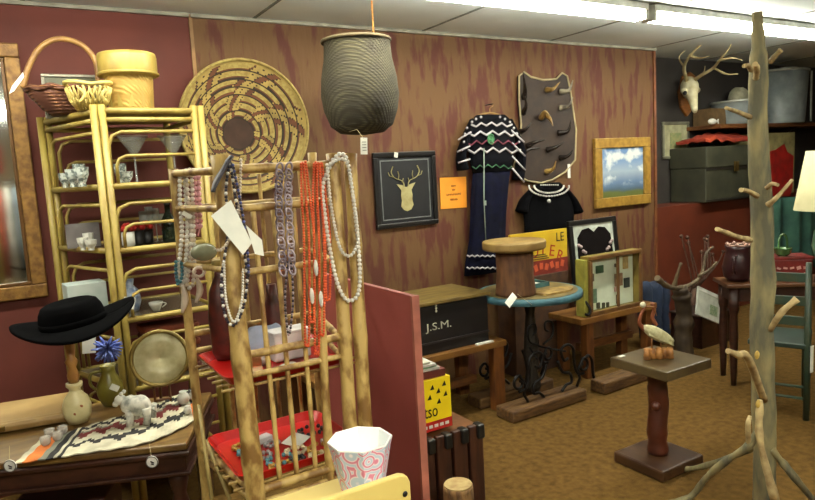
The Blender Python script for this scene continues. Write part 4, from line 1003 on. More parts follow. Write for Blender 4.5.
    mu = N('ShaderNodeMath'); mu.operation = 'MULTIPLY'; mu.inputs[1].default_value = 24; L(vo.outputs['Distance'], mu.inputs[0])
    sn = N('ShaderNodeMath'); sn.operation = 'SINE'; L(mu.outputs[0], sn.inputs[0])
    rp = N('ShaderNodeValToRGB'); e = rp.color_ramp.elements; e[0].position = .2; e[0].color = lin((178, 196, 214)); e[1].position = .9; e[1].color = lin((206, 124, 150))
    k = e.new(.5); k.color = lin((232, 222, 226)); mr = N('ShaderNodeMapRange'); mr.inputs[1].default_value = -1; L(sn.outputs[0], mr.inputs[0]); L(mr.outputs[0], rp.inputs['Fac']); L(rp.outputs[0], b_.inputs['Base Color'])
    h = q.z-ztop
    MB().lathe([(r*.62, .001), (r*.64, .01), (r*.93, h*.86), (r*1.0, h)], (q.x, 1.2, ztop), 8, smooth=False).build('planter_body', m, t)
    wm = mat('planter_white', (232, 234, 232), .45, c2=(222, 226, 226))
    MB().lathe([(r*1.0, h), (r*1.0, h+.003), (r*.94, h+.002), (r*.86, h*.8), (r*.6, .012), (.005, .012)], (q.x, 1.2, ztop), 8, capb=False, smooth=False).build('planter_lining', wm, t)
mid()

# ================================================================ BAMBOO RACK
FL = .2
def rackY(z): return 1.62+.18*z/1.68
def rk(px, py, off=0):
    Y = 1.75
    for _ in range(5): q = oY(px, py, Y); Y = rackY(q.z)-off
    return oY(px, py, Y)
def rack():
    bm_ = mat('mottled_bamboo', (178, 150, 88), .5, c2=(116, 84, 38), scale=26, st=(1, 1, .5), lo=.45, hi=.62, bump=.15)
    t = thing('bamboo_rack', 'tall bamboo display rack hung with necklaces and holding red trays', 'rack', (.7, 1.9, 0))
    A0 = rk(220, 156); A1 = rk(254, 480); Af = ext_floor(A0, A1)
    def post(a, f, r, n=6, name='post'):
        b = MB(); bamboo(b, f, a, r*1.1, n, 12, r*.92); o = b.build(name, bm_, t); return o
    post(A0, Af, .027)
    pr = []
    for (x0, y0, x1, y1, r) in ((333, 154, 351, 440, .021), (350, 154, 366, 440, .021)):
        a = rk(x0, y0); f = ext_floor(a, rk(x1, y1)); post(a, f, r); pr.append((a, f))
    B0 = rk(312, 153); B1 = rk(328, 440); bf = ext_floor(B0, B1); post(B0, bf, .013)
    C0 = oY(173, 169, 2.14); C1 = oY(205, 480, 2.10); Cf = ext_floor(C0, C1); post(C0, Cf, .015)
    D0 = V((pr[1][0].x-.02, 2.14, 1.66)); D1 = V((D0.x, 2.1, 0)); post(D0, D1, .018)
    # front rails
    rails = [(244, 168, 306, 166, .012), (246, 207, 308, 204, .011), (250, 269, 312, 266, .010), (253, 352, 318, 343, .012), (255, 372, 320, 363, .009), (262, 488, 336, 468, .013), (264, 500, 336, 480, .009)]
    RZ = []
    for x0, y0, x1, y1, r in rails:
        a = rk(x0-12, y0); z = a.z; b_ = rk(x1+22, y1); zz = (rk(x0, y0).z+rk(x1, y1).z)/2
        a.z = zz; b_.z = zz; a.y = b_.y = rackY(zz)
        RZ.append(zz); bb = MB(); bamboo(bb, a, b_, r, 3, 8); bb.build('rail', bm_, t)
        c = V((Cf.x+(C0.x-Cf.x)*zz/C0.z, 2.12, zz)); d = V((D0.x, 2.12, zz))
        if y0 not in (352, 372):
            bb = MB(); bamboo(bb, a+V((.01, 0, 0)), c, r*.9, 3, 8); bb.build('side_rail', bm_, t)
        bb = MB(); bamboo(bb, c, d, r*.9, 3, 8); bb.build('back_rail', bm_, t)
        bb = MB(); bamboo(bb, b_, d, r*.9, 3, 8); bb.build('side_rail', bm_, t)
    # thin upright bars
    for x0, y0, x1, y1 in ((253, 210, 280, 480), (273, 208, 297, 476), (293, 205, 316, 472)):
        a = rk(x0, y0, -.01); f = rk(x1, y1, -.01); bb = MB(); bamboo(bb, f, a, .0075, 4, 8); bb.build('bar', bm_, t)
    for k in range(4):
        x = .56+.08*k; bb = MB(); bamboo(bb, (x, 2.12, RZ[6]), (x, 2.14, 1.62), .007, 5, 8); bb.build('back_bar', bm_, t)
    # thin slat near left bottom
    for a, f in (((199, 405), (212, 500)), ((206, 440), (238, 520))):
        bb = MB(); bb.tube([oY(a[0], a[1], 2.0), oY(f[0], f[1], 1.85)], .006, 8); bb.build('brace', mat('pale_strip', (160, 140, 80), .6), t)
    # wire shelves under the trays
    for z in (RZ[4]-.04, RZ[5]+.0):
        b = MB()
        for k in range(7):
            y = rackY(z)+.04+k*.05; b.tube([(Cf.x+.0, y, z), (D0.x, y, z)], .004, 6)
        b.build('shelf_rods', bm_, t)
    return RZ
RZ = rack()
def trays():
    red = mat('lacquer_red', (186, 22, 18), .3, c2=(166, 16, 14))
    rr = random.Random(12)
    for nm, z, lbl in (('serving_tray', RZ[4]-.032, 'red lacquer tray on the upper shelf of the bamboo rack'), ('serving_tray', RZ[5]+.009, 'red lacquer tray of jewelry on the lower shelf of the rack')):
        y0 = rackY(z)+.02; y1 = 2.09; x0 = .45; x1 = .84
        cx, cy = (x0+x1)/2, (y0+y1)/2; w, d = x1-x0, y1-y0
        t = thing(nm, lbl, 'tray', (cx, cy, z), 'red lacquer trays')
        def rc(s, zz, n=6):
            P = []
            for qx, qy, a0 in ((1, 1, 0), (-1, 1, PI/2), (-1, -1, PI), (1, -1, 1.5*PI)):
                for k in range(n): a = a0+PI/2*k/(n-1); P.append(V((cx+qx*(w/2*s-.04)+.04*math.cos(a), cy+qy*(d/2*s-.04)+.04*math.sin(a), zz)))
            return P
        b = MB(); L1, L2, L3, L4 = [[b.v(p) for p in rc(s, zz)] for s, zz in ((.90, z), (1.0, z+.03), (.975, z+.03), (.88, z+.006))]
        n = len(L1); b.f(L1[::-1])
        for A, B in ((L1, L2), (L2, L3), (L3, L4)):
            for k in range(n): b.f([A[k], A[(k+1) % n], B[(k+1) % n], B[k]])
        b.f(L4); b.build('tray_body', red, t)
    zu = RZ[4]-.0255; zl = RZ[5]+.0155
    gl = M_glass; 
    # upper tray contents
    for i, (x, y, r) in enumerate(((.545, 1.92, .016), (.565, 1.86, .018), (.60, 1.89, .017), (.585, 1.96, .016))):
        t = tag(MB().lathe([(r*.6, .001), (r, .01), (r*1.05, .03), (r*.95, .03), (r*.8, .006)], (x, y, zu), 14).build('glass_cup', mat('smoky_glass', (200, 194, 184), .15, alpha=.6), origin=(x, y, zu)), ['clear glass cup nearest the left corner of the upper tray', 'clear glass cup second from front in the upper tray', 'clear glass cup right behind the thick bamboo post', 'clear glass cup at the back of upper red tray'][i], 'cup', 'small glass cups in the upper tray')
    q = V((.57, 1.84, zu)); q = V((.555, 1.815, zu)); tag(MB().box(q+V((0, 0, .03)), (.035, .003, .055), rx=-.1).build('cream_card', mat('cream_card', (216, 206, 160), .7), origin=q), 'upright cream card in the upper red tray beside the thick post', 'card')
    def px_on(px, py, Y): return oY(px, py, Y)
    # pale blue box & white boxes
    a = px_on(262, 330, 1.98); t = thing('pale_blue_cloth', 'pale blue folded cloth on the upper red tray', 'cloth', (a.x, 1.98, zu))
    b = MB(); b.grid(lambda u, v: (a.x-.065+.13*u, 1.95+.09*v, zu+.02+.10*math.sin(PI*min(1, .15+v))*(.7+.3*noise.noise(V((u*4, v*4, 1))))), 14, 10, th=.012); b.build('cloth_fold', mat('pale_blue', (176, 190, 220), .7), t)
    a = px_on(290, 334, 1.9); t = thing('white_gift_box', 'white paper box behind the bars on the upper red tray', 'box', (a.x, 1.92, zu))
    MB().box((a.x, 1.92, zu+.042), (.12, .07, .082), rz=.05).build('box_body', mat('soft_white', (214, 214, 216), .6), t, bev=.003)
    MB().box((a.x, 1.92, zu+.088), (.125, .075, .01), rz=.05).build('lid', mat('soft_white', (214, 214, 216)), t, bev=.002)
    for i, (x, y, sx, rz, lb) in enumerate(((.66, 1.84, .05, .4, 'flat white label lying before the white box in upper tray'), (.74, 1.83, .04, -.2, 'small white label at the right of the upper red tray'))):
        tag(MB().box((x, y, zu+.003), (sx, .02, .004), rz=rz).build('paper_label', M_white, origin=(x, y, zu)), lb, 'label')
    # brown leather bottle and wooden figure behind
    q = oY(208, 325, 2.0); q.z = zu; q.x = .535; q.y = 2.045
    t = thing('leather_flask', 'dark reddish brown flask standing in the back of the upper tray', 'flask', q)
    MB().lathe([(.034, .001), (.045, .03), (.048, .14), (.04, .22), (.018, .27), (.016, .30)], q, 18, capt=True, sy=.7).build('flask_body', mat('oxblood_leather', (92, 34, 26), .4, c2=(60, 24, 20), scale=30), t)
    MB().lathe([(.022, .30), (.022, .32)], q, 14, capt=True).build('stopper', M_straw, t)
    q = V((.70, 2.05, zu)); t = thing('leather_flask', 'tall reddish bottle behind the pale blue cloth on the upper tray', 'flask', q)
    MB().lathe([(.035, .001), (.04, .02), (.04, .12), (.02, .17), (.016, .22)], q, 18, capt=True).build('flask_body', mat('oxblood_leather', (92, 34, 26)), t)
    # lower tray contents
    q = V((.69, 1.9, zl)); tag(MB(T(q+V((0, 0, .012)), rz=.7, rx=.15)).box((0, 0, 0), (.085, .06, .002)).build('white_card', M_white, origin=q), 'white card lying diagonally in the lower red tray', 'card')
    q = V((.585, 1.97, zl)); tag(MB(T(q+V((0, 0, .012)), rz=.3)).box((0, 0, 0), (.1, .035, .02)).build('white_case', mat('soft_white', (214, 214, 216)), origin=q, bev=.004), 'long white case at the back left of the lower red tray', 'case')
    bl = [('gold_bracelet', 'gold bracelet', (190, 150, 70)), ('silver_bracelet', 'silver bracelet', (180, 180, 180)), ('turquoise_bracelet', 'turquoise bracelet', (90, 150, 160)), ('black_bracelet', 'black bracelet', (30, 28, 30)), ('bone_bracelet', 'bone coloured bracelet', (210, 196, 160))]
    spots = [(.53, 1.97), (.56, 1.86), (.60, 1.80), (.64, 1.77), (.66, 1.83), (.73, 1.80), (.62, 1.93), (.54, 1.92), (.76, 1.95), (.70, 1.76), (.585, 1.76), (.79, 1.83)]
    whr = ['at the back left corner', 'beside the thick left post', 'in the middle front', 'between the front bars', 'touching the white card', 'right of the white card', 'behind the white card', 'at the left edge', 'at the back right', 'at the front edge', 'in the front left corner', 'at the right edge']
    for i, (x, y) in enumerate(spots):
        nm, wd, cc = bl[i % 5]; b = MB(); r = .022+.009*(i % 3)
        nb = 12
        for k in range(nb):
            a = 2*PI*k/nb; b.sph((x+r*math.cos(a), y+r*.8*math.sin(a), zl+.008+.003*(k % 2)), .0072, (1, 1, 1), 6, 5)
        tag(b.build(nm, mat(nm, cc, .35, metal=.5 if i % 5 < 2 else 0), origin=(x, y, zl)), 'small beaded %s %s of the lower red tray' % (wd, whr[i]), 'bracelet', 'jewelry in the lower tray')
trays()

# necklaces ------------------------------------------------------
def beads(name, label, cat, pts, r, m, closed=True, step=None, m2=None, every=0, extra=None, sub=6):
    sp = spline(pts+([pts[0]] if closed else []), 12)
    L = [0]
    for a, b in zip(sp, sp[1:]): L.append(L[-1]+(b-a).length)
    step = step or r*1.9; n = int(L[-1]/step); b1 = MB(); j = 0; b1.tube(sp[::2], r*.25, 5)
    for k in range(n):
        d = k*step
        while L[j+1] < d: j += 1
        p = lerp(sp[j], sp[j+1], (d-L[j])/max(1e-6, L[j+1]-L[j]))
        b1.mi = 1 if (m2 and every and k % every == 0) else 0
        b1.sph(p, r, u=8, w=6)
    top = max(pts, key=lambda p: p.z)
    o = b1.build(name, [m, m2] if m2 else m, origin=top); return tag(o, label, cat, 'necklaces hung on the bamboo rack')
def K(pl, off=.03): return [rk(x, y, off) for x, y in pl]
def lerp1(a, b, t): return a+(b-a)*t
def necks():
    pearl = mat('white_pearl', (226, 222, 212), .3); black = mat('black_bead', (40, 34, 50), .3); orange = mat('coral_bead', (214, 92, 44), .4, c2=(190, 70, 30)); pinkm = mat('pink_bead', (212, 150, 158), .4)
    teal = mat('teal_bead', (50, 110, 124), .4); silver = mat('silver_link', (170, 158, 166), .3, metal=.4, c2=(96, 84, 96)); cream = mat('cream_bead', (206, 190, 170), .4)
    beads('pearl_necklace', 'long white pearl necklace looping over the two right bamboo posts', 'necklace', K([(333, 160), (323, 185), (325, 215), (331, 255), (338, 285), (347, 300), (357, 296), (360, 275), (357, 230), (352, 190), (347, 160), (340, 154)], .03), .0068, pearl)
    beads('pearl_necklace', 'short pearl necklace hanging inside the longer one on right posts', 'necklace', K([(327, 165), (331, 205), (339, 245), (348, 256), (355, 250), (358, 235), (352, 190), (345, 160)], .045), .0055, pearl)
    for i, (x0, w, l) in enumerate(((301, 306, 344), (304, 311, 322), (314, 316, 352), (317, 321, 334), (320, 327, 300))):
        beads('coral_necklace', ['orange coral bead strand leftmost of the orange bunch', 'second orange coral strand from the left of the bunch', 'longest orange coral strand in the middle of the bunch', 'second orange coral strand from the right of bunch', 'shortest orange coral strand at the right of bunch'][i], 'necklace', K([(x0, 164), (lerp1(x0, w, .5)-2, 195), (w-2, 240), (w-1, l-8), (w+1, l), (w+3, l-8), (w+3, 240), (lerp1(x0, w, .5)+2, 195), (x0+2, 164)], .026+.006*(i % 2)), .0042, orange)
    for i, (x, y) in enumerate(((312, 296), (321, 299), (316, 268))):
        q = rk(x, y, .05); tag(MB().sph(q, .010, (.7, .5, 2.4), 10, 8).build('shell_pendant', pearl, origin=q), ['long white shell pendant on left of the orange strands', 'long white shell pendant on right of the orange strands', 'small white shell pendant highest among orange strands'][i], 'pendant', 'white shell pendants')
    # chain
    b = MB(); c = K([(285, 168), (284, 200), (286, 235), (288, 270)], .03); sp = spline(c, 5)
    for side in (-.016, .012):
        for k, p in enumerate(sp):
            R_ = .012; q = p+V((side, -.002*(k % 2), 0)); b.tube([(q.x+R_*math.cos(a)*.8, q.y+.006*(1 if k % 2 else -1)*math.sin(a), q.z+R_*1.25*math.sin(a)) for a in [2*PI*j/10 for j in range(10)]], .0033, 6, closed=True)
    o = b.build('chain_necklace', silver, origin=c[0]); tag(o, 'chunky silver and lilac link chain hanging from the top rail', 'necklace', 'necklaces hung on the bamboo rack')
    beads('charm_necklace', 'dark beaded necklace with small silver charms below the link chain', 'necklace', K([(288, 262), (285, 300), (289, 335), (293, 300), (291, 262)], .03), .004, silver, m2=black, every=2)
    beads('black_necklace', 'long black and white bead necklace around the thick left post', 'necklace', K([(230, 160), (236, 200), (243, 240), (247, 280), (243, 308), (234, 325), (226, 318), (222, 295), (222, 275), (228, 230), (226, 190)], .045), .0048, black, m2=pearl, every=3)
    beads('pink_necklace', 'pale pink twisted necklace curving from the thick left post', 'necklace', K([(241, 160), (240, 190), (238, 215), (230, 238), (221, 250), (214, 248)], .05), .0045, cream, closed=False)
    beads('white_necklace', 'white bead necklace hugging the thick left bamboo post', 'necklace', K([(224, 262), (226, 300), (234, 322), (242, 300), (243, 268)], .05), .004, pearl, closed=False)
    beads('blue_bead_necklace', 'dark blue and white bead strand hanging down from the paper tags', 'necklace', K([(233, 165), (241, 205), (247, 245), (249, 280)], .055), .0045, black, m2=mat('blue_bead', (70, 80, 140), .3), every=2, closed=False)
    # black ribbon on the top of post
    b = MB()
    for k in range(5): b.tube(spline(K([(232-k, 156+k), (224-k, 168+k*2), (216-k*.5, 180+k*2), (213, 192)], .04+.006*k), 5), .010, 8, flat=.5)
    tag(b.build('ribbon_necklace', mat('black_lace', (22, 20, 26), .6, c2=(58, 54, 64), scale=60), origin=rk(230, 158, .04)), 'black lace ribbon necklace draped over the thick left post top', 'necklace', 'necklaces hung on the bamboo rack')
    # paper tags
    for i, (P, lb) in enumerate(((((231, 200), (252, 243), (243, 255), (211, 216)), 'large white paper tag hanging from the thick left post'), (((246, 225), (262, 240), (264, 256), (255, 254)), 'small white paper tag right behind the large one'))):
        pts = K(P, .07-.02*i); o = MB().prism(pts, (0, .001, 0)).build('price_tag', M_white, origin=pts[0]); tag(o, lb, 'price tag', 'paper tags on the bamboo rack')
    # left post bundle (on back-left post)
    def K2(pl, Y=2.10): return [oY(x, y, Y) for x, y in pl]
    beads('pearl_strand', 'white pearl strand leftmost on the back left bamboo post', 'necklace', K2([(180, 172), (180, 200), (182, 230), (180, 255), (178, 278), (183, 284), (186, 260), (187, 230), (186, 200), (184, 172)]), .0075, pearl)
    beads('cream_strand', 'cream bead strand with pale knots on back left bamboo post', 'necklace', K2([(186, 171), (188, 200), (191, 230), (190, 260), (187, 285), (193, 284), (194, 255), (193, 215), (191, 171)], 2.09), .0075, cream, m2=pearl, every=2)
    for x in (195, 199):
        beads('pink_strand', 'pink bead strand %s on the back left post' % ('beside the cream one' if x == 195 else 'farthest right'), 'necklace', K2([(x-1, 172), (x, 200), (x+1, 225), (x-1, 236)], 2.10), .009, pinkm, closed=False)
    beads('teal_strand', 'teal beads at the lower end of the pearl strand', 'necklace', K2([(176, 262), (176, 272), (178, 284), (182, 276), (181, 262)], 2.08), .006, teal)
    q = oY(187, 215, 2.06); tag(MB(T(q, ry=.6)).box((0, 0, 0), (.03, .002, .014)).build('price_tag', M_white, origin=q), 'small white tag tied across the pearl strands', 'price tag')
    b = MB(); b.tube(K2([(194, 172), (177, 175)], 2.12), .006, 8)
    # two horn / bone pendants below
    for i, (P, lb) in enumerate(((((183, 285), (185, 300), (182, 313)), 'long ivory horn pendant left one under the pearl strands'), (((197, 278), (200, 290), (196, 303)), 'long ivory horn pendant right one under the pearl strands'))):
        c = K2(P, 2.08); sp = spline(c, 5); tag(MB().tube(sp, [.004+.007*math.sin(PI*k/(len(sp)-1)) for k in range(len(sp))], 8).build('horn_pendant', cream, origin=c[0]), lb, 'pendant', 'ivory horn pendants')
    # glass dish on side rail
    q = oY(204, 252, 1.98)
    t = tag(MB().sph(q, .036, (1.1, 1, .75), 14, 10).build('glass_ornament', mat('mossy_glass', (150, 156, 126), .15, alpha=.8), origin=q), 'murky glass ornament hanging left of the thick bamboo post', 'ornament')
    q = oY(199, 272, 1.98); tag(MB().tube([(q.x+.016*math.cos(a), q.y, q.z+.014*math.sin(a)) for a in [2*PI*k/14 for k in range(14)]], .005, 8, closed=True).build('bone_ring', cream, origin=q), 'small ivory ring hanging below the murky glass ornament', 'ring')
necks()
# ================================================================ RATTAN SHELF
rat = mat('rattan_cane', (160, 142, 70), .45, c2=(130, 108, 46), scale=14, st=(1, 1, .4))
FLp = oD(97, 106, 2.9); ZT = FLp.z
FY = FLp.y
def rattan():
    FRx = oY(197, 112, FY+.02).x
    a = FLp; W = FRx-a.x
    bl = oZ(41, 129, ZT)
    bl = V((oY(45, 129, FY+.55).x, FY+.55, 0))
    fl = V((a.x, a.y, 0)); fr = V((FRx, FY+.02, 0)); br = V((FRx-.04, FY+.55, 0))
    t = thing('rattan_shelf', 'tall yellow rattan shelf unit with curved gallery rails against maroon wall', 'shelf unit', (fl+br)/2)
    for nm, p, k in (('fl', fl, 1), ('fr', fr, 1), ('bl', bl, 1), ('br', br, 1)):
        for dx, dy in ((-.017, 0), (.017, 0.0)) if nm != 'br' else ((0, 0),):
            MB().tube([p+V((dx, dy, 0)), p+V((dx, dy, ZT*.5)), p+V((dx, dy, ZT+.005))], .0165, 10).build('post', rat, t)
    def zf(px, py): return oY(px, py, FY).z
    lv = [ZT-.02, zf(104, 187), zf(110, 252), zf(118, 322), zf(122, 392), .22]
    for i, z in enumerate(lv):
        for (p, q) in ((fl, fr), (bl, fl), (bl, br), (br, fr)):
            d = (q-p).normalized()
            MB().tube([p+V((0, 0, z))+d*.02, q+V((0, 0, z))-d*.02], .0145, 8).build('rail', rat, t)
            if i == 0: MB().tube([p+V((0, 0, z-.04))+d*.02, q+V((0, 0, z-.04))-d*.02], .012, 8).build('rail', rat, t)
        # shelf panel: glass like dark for mid levels
        b = MB(); b.prism([p+V((0, 0, z-.006)) for p in (fl, fr, br, bl)], (0, 0, .010)); b.build('shelf_panel', mat('cane_panel', (150, 130, 66), .6, c2=(120, 100, 46), scale=40) if i == 0 else mat('smoked_glass_shelf', (120, 110, 90), .2, c2=(110, 100, 80)), t)
        if i == 0: continue
        # arches : two on the front, one on left side, two on back
        H = (lv[i-1]-z)
        for (p, q) in ((fl, fr), (bl, fl), (bl, br)):
            dd = q-p; Lg = dd.length; d = dd.normalized()
            for s, (m0, hh) in enumerate(((.03, .72), (.055, .40))):
                if p is bl and q is fl and s == 1: continue
                e0 = m0; e1 = Lg-.02
                z1 = z+H*hh; c_ = .06 if s == 0 else .045
                if q is fr:
                    P = [p+d*e0+V((0, 0, z)), p+d*e0+V((0, 0, z1-c_)), p+d*(e0+c_*.3)+V((0, 0, z1-c_*.3)), p+d*(e0+c_)+V((0, 0, z1)), p+d*e1+V((0, 0, z1))]
                else:
                    P = [p+d*(e0+.02)+V((0, 0, z)), p+d*(e0+.02)+V((0, 0, z1-c_)), p+d*(e0+.02+c_*.3)+V((0, 0, z1-c_*.3)), p+d*(e0+c_+.02)+V((0, 0, z1)), q-d*.02+V((0, 0, z1))]
                MB().tube(P, .0088 if s == 0 else .0078, 8).build('arched_rail', rat, t)
    return lv, fl, fr, bl, br
LV, fl, fr, bl, br = rattan()
def shelf_items():
    z0 = LV[0]+.008
    # wicker pot
    c = V((oY(131, 100, FY+.17).x, FY+.17, z0)); k = abs(oY(160, 70, c.y).x-oY(101, 70, c.y).x)/2
    top = oY(131, 57, c.y).z+.01; h = top-z0
    wk = weave_mat('pale_wicker', (190, 162, 82), (150, 118, 52), 160, 30, .7, .5)
    t = thing('wicker_planter', 'flower pot shaped basket of pale split cane on the rattan shelf top', 'basket', c)
    MB().lathe([(k*.74, .001), (k*.76, .02), (k*.83, h*.62)], c, 40, rip=.012, nr=28).build('pot_body', wk, t)
    MB().lathe([(k*.84, h*.60), (k*.97, h*.62), (k*1.0, h*.68), (k*1.0, h*.93), (k*.97, h), (k*.9, h), (k*.82, h*.7), (k*.76, .02)], c, 40, capb=False).build('rim_band', rat, t)
    MB().tube([(c.x+k*1.0*math.cos(a), c.y+k*1.0*math.sin(a), z0+h*.65) for a in [2*PI*i/40 for i in range(40)]], .008, 6, closed=True).build('rim_ring', rat, t)
    # gathering basket with tall handle (left)
    Yb = FY+.31
    q = oY(66, 100, Yb); c = V((q.x, Yb, z0))
    xl = oY(22, 92, Yb).x; xr = oY(97, 92, Yb).x; cx = (xl+xr)/2; w = (xr-xl)/2
    t = thing('handled_basket', 'oval wicker basket with tall bent hoop handle on left of shelf top', 'basket', (cx, Yb, z0))
    wb = weave_mat('brown_wicker', (150, 100, 54), (84, 46, 30), 130, 130, .7, .9)
    b = MB(); b.loft([((cx+.03, Yb, z0+.001), w*.5, .07), ((cx+.02, Yb, z0+.03), w*.66, .09), ((cx, Yb, z0+.09), w*.86, .12), ((cx, Yb, z0+.12), w*.9, .125), ((cx, Yb, z0+.118), w*.82, .11), ((cx, Yb, z0+.03), w*.55, .07)], 28, caps=True)
    b.build('basket_body', wb, t)
    MB().tube([(cx+w*.9*math.cos(a), Yb+.125*math.sin(a), z0+.12+.006*math.sin(9*a)) for a in [2*PI*k/36 for k in range(36)]], .013, 8, closed=True).build('rim', wb, t)
    hp = [(23, 88), (28, 68), (40, 48), (58, 39), (80, 44), (95, 60), (99, 84)]
    MB().tube(spline([oY(x, y, Yb) for x, y in hp], 6), .013, 10).build('hoop_handle', mat('bent_willow', (150, 112, 56), .5, c2=(116, 80, 40)), t)
    q = oY(13, 84, Yb-.1); b = MB(); b.prism([oY(9, 94, Yb-.1), oY(12, 86, Yb-.1), oY(23, 72, Yb-.1), oY(24, 77, Yb-.1), oY(14, 91, Yb-.1)], (0, .004, 0))
    o = b.build('price_tag', M_white, origin=q); tag(o, 'slim white tag dangling from the handle of hooped wicker basket', 'price tag')
    MB().tube([oY(22, 74, Yb-.098), oY(25, 76, Yb-.02)], .0012, 5).build('tag_string', M_string, o)
    # pale open basket in front
    c = V((oY(90, 98, FY+.10).x, FY+.12, z0)); k = abs(oY(112, 90, c.y).x-oY(66, 90, c.y).x)/2
    t = thing('openwork_basket', 'low pale openwork basket at the front left of the shelf top', 'basket', c)
    b = MB(); N_ = 26
    for j in range(N_):
        a = 2*PI*j/N_; a2 = a+.3
        for aa, bb in ((a, a2), (a2, a)):
            b.tube([c+V((k*.55*math.cos(aa), .07*math.sin(aa), .004)), c+V((k*.85*math.cos((aa+bb)/2), .10*math.sin((aa+bb)/2), .05)), c+V((k*math.cos(bb), .12*math.sin(bb), .105))], .0045, 5)
    b.build('lattice', mat('pale_willow', (198, 176, 96), .6), t)
    b = MB(); b.lathe([(.5*k, .001), (.5*k, .01)], c, 20, sy=.07/(k*.5)*.9 if k else 1, capt=True); b.build('basket_base', MATS['pale_willow'], t)
    b = MB()
    b.tube([c+V((k*math.cos(a), .12*math.sin(a), .108+.02*abs(math.cos(a)))) for a in [2*PI*i/40 for i in range(40)]], .009, 8, closed=True)
    b.tube(spline([c+V((-.05, -.11, .09)), c+V((-.03, -.12, .06)), c+V((-.05, -.11, .03))], 5), .008, 6); b.tube(spline([c+V((.06, -.10, .09)), c+V((.04, -.11, .06)), c+V((.06, -.10, .03))], 5), .008, 6)
    b.build('rim', MATS['pale_willow'], t)
    # small framed mirror standing behind
    Yb = FY+.45
    a = oY(40, 71, Yb); e = oY(100, 78, Yb)
    x0, x1 = a.x+.0, e.x; z1 = (a.z+e.z)/2; zb = z0
    t = thing('small_mirror', 'thin silver framed mirror standing behind the baskets', 'mirror', ((x0+x1)/2, Yb, zb))
    frameY(t, x0, x1, zb, z1, Yb, .016, .014, mat('dull_silver', (140, 136, 120), .35, metal=.6))
    MB().box(((x0+x1)/2, Yb-.004, (zb+z1)/2), (x1-x0-.025, .004, z1-zb-.025)).build('glass_pane', mat('grey_green_glass', (92, 94, 66), .3, c2=(70, 70, 48), scale=4), t)

    # martini glasses
    def martini(p, s=1):
        t = thing('martini_glass', '', 'glass', p)
        MB().lathe([(.034*s, .001), (.034*s, .003), (.004*s, .008), (.003*s, .09*s), (.01*s, .10*s), (.05*s, .165*s), (.048*s, .165*s), (.006*s, .102*s)], p, 20).build('bowl_and_stem', M_glass, t)
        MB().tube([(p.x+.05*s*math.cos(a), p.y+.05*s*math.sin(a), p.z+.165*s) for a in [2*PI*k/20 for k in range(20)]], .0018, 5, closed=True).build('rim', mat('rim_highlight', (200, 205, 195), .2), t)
        return t
    zz = LV[1]+.006; s = (oY(135, 136, FY+.1).z-zz)/.165
    g0 = martini(V((oY(137, 180, FY+.12).x, FY+.12, zz)), s); g0['label'] = 'clear martini glass on the second level, left of the pair'; g0['group'] = 'martini glasses on the second level'
    d = dup(g0, (oY(176, 178, FY+.12).x, FY+.12, zz), 'clear martini glass on the second level, right of the pair beside the pearl strands')
    # crystal pieces
    cr = mat('cut_crystal', (214, 222, 214), .15, alpha=.7, c2=(120, 130, 126), scale=60, lo=.45, hi=.55)
    rr = random.Random(9)
    def crystal(p, r, h, lb, grp, nm='crystal_bowl', m=cr):
        b = MB(); b.lathe([(r*.5, .001), (r*.45, h*.2), (r*.9, h*.6), (r, h), (r*.9, h), (r*.7, h*.5), (r*.2, h*.25)], p, 10, smooth=False)
        return tag(b.build(nm, m, origin=p), lb, nm.split('_')[-1], grp)
    for i, (px, y, r, h, lb) in enumerate(((64, FY+.28, .03, .07, 'cut crystal bowl at far left of the second level'), (72, FY+.18, .034, .085, 'cut crystal bowl second from the left on the second level'), (81, FY+.10, .034, .09, 'cut crystal bowl against the front left rattan posts'), (79, FY+.24, .03, .11, 'tall cut crystal bowl behind the left gallery rail'), (120, FY+.14, .03, .10, 'cut crystal bowl behind the start of front arch'), (126, FY+.06, .03, .06, 'small cut crystal bowl left of the left martini glass'))):
        crystal(V((oY(px, 170, y).x, y, zz)), r, h, lb, 'crystal on the second level')
    # third level
    zz = LV[2]+.006
    wg = mat('white_glaze', (225, 225, 215))
    for i, (px, y, r, h, lb) in enumerate(((82, FY+.16, .026, .06, 'small white cup left on the third shelf level'), (90, FY+.12, .028, .05, 'small white bowl beside left posts on the third level'), (88, FY+.24, .026, .075, 'white vase behind small bowl on the third level'))):
        crystal(V((oY(px, 236, y).x, y, zz)), r, h, lb, 'white ceramics on the third level', 'white_vase', wg)
    a = oY(69, 243, FY+.34); e = oY(96, 222, FY+.34)
    tag(MB().box(((a.x+e.x)/2, FY+.33, zz+.06), (.15, .012, .12)).build('grey_tile', mat('grey_tile', (118, 112, 110), .5), origin=((a.x+e.x)/2, FY+.33, zz)), 'grey tile standing at the back left of the third level', 'tile')
    for i, px in enumerate((128, 138, 147)):
        p = V((oY(px, 236, FY+.12+.03*i).x, FY+.12+.03*i, zz))
        t = thing('dark_mug', ['black mug holding red flowers, leftmost on the third level', 'black mug holding red flowers, middle one on third level', 'black mug holding red flowers, rightmost on third level'][i], 'mug', p, 'flower mugs')
        MB().lathe([(.025, .001), (.03, .01), (.03, .07), (.027, .07), (.025, .01)], p, 14).build('mug_body', M_black if i else wg, t)
        b = MB()
        for k in range(6): b.sph(p+V((.02*math.cos(k), .02*math.sin(k*1.7), .085+.008*(k % 3))), .014, u=7, w=5)
        b.build('red_flowers', mat('flower_red', (196, 36, 26), .6), t)
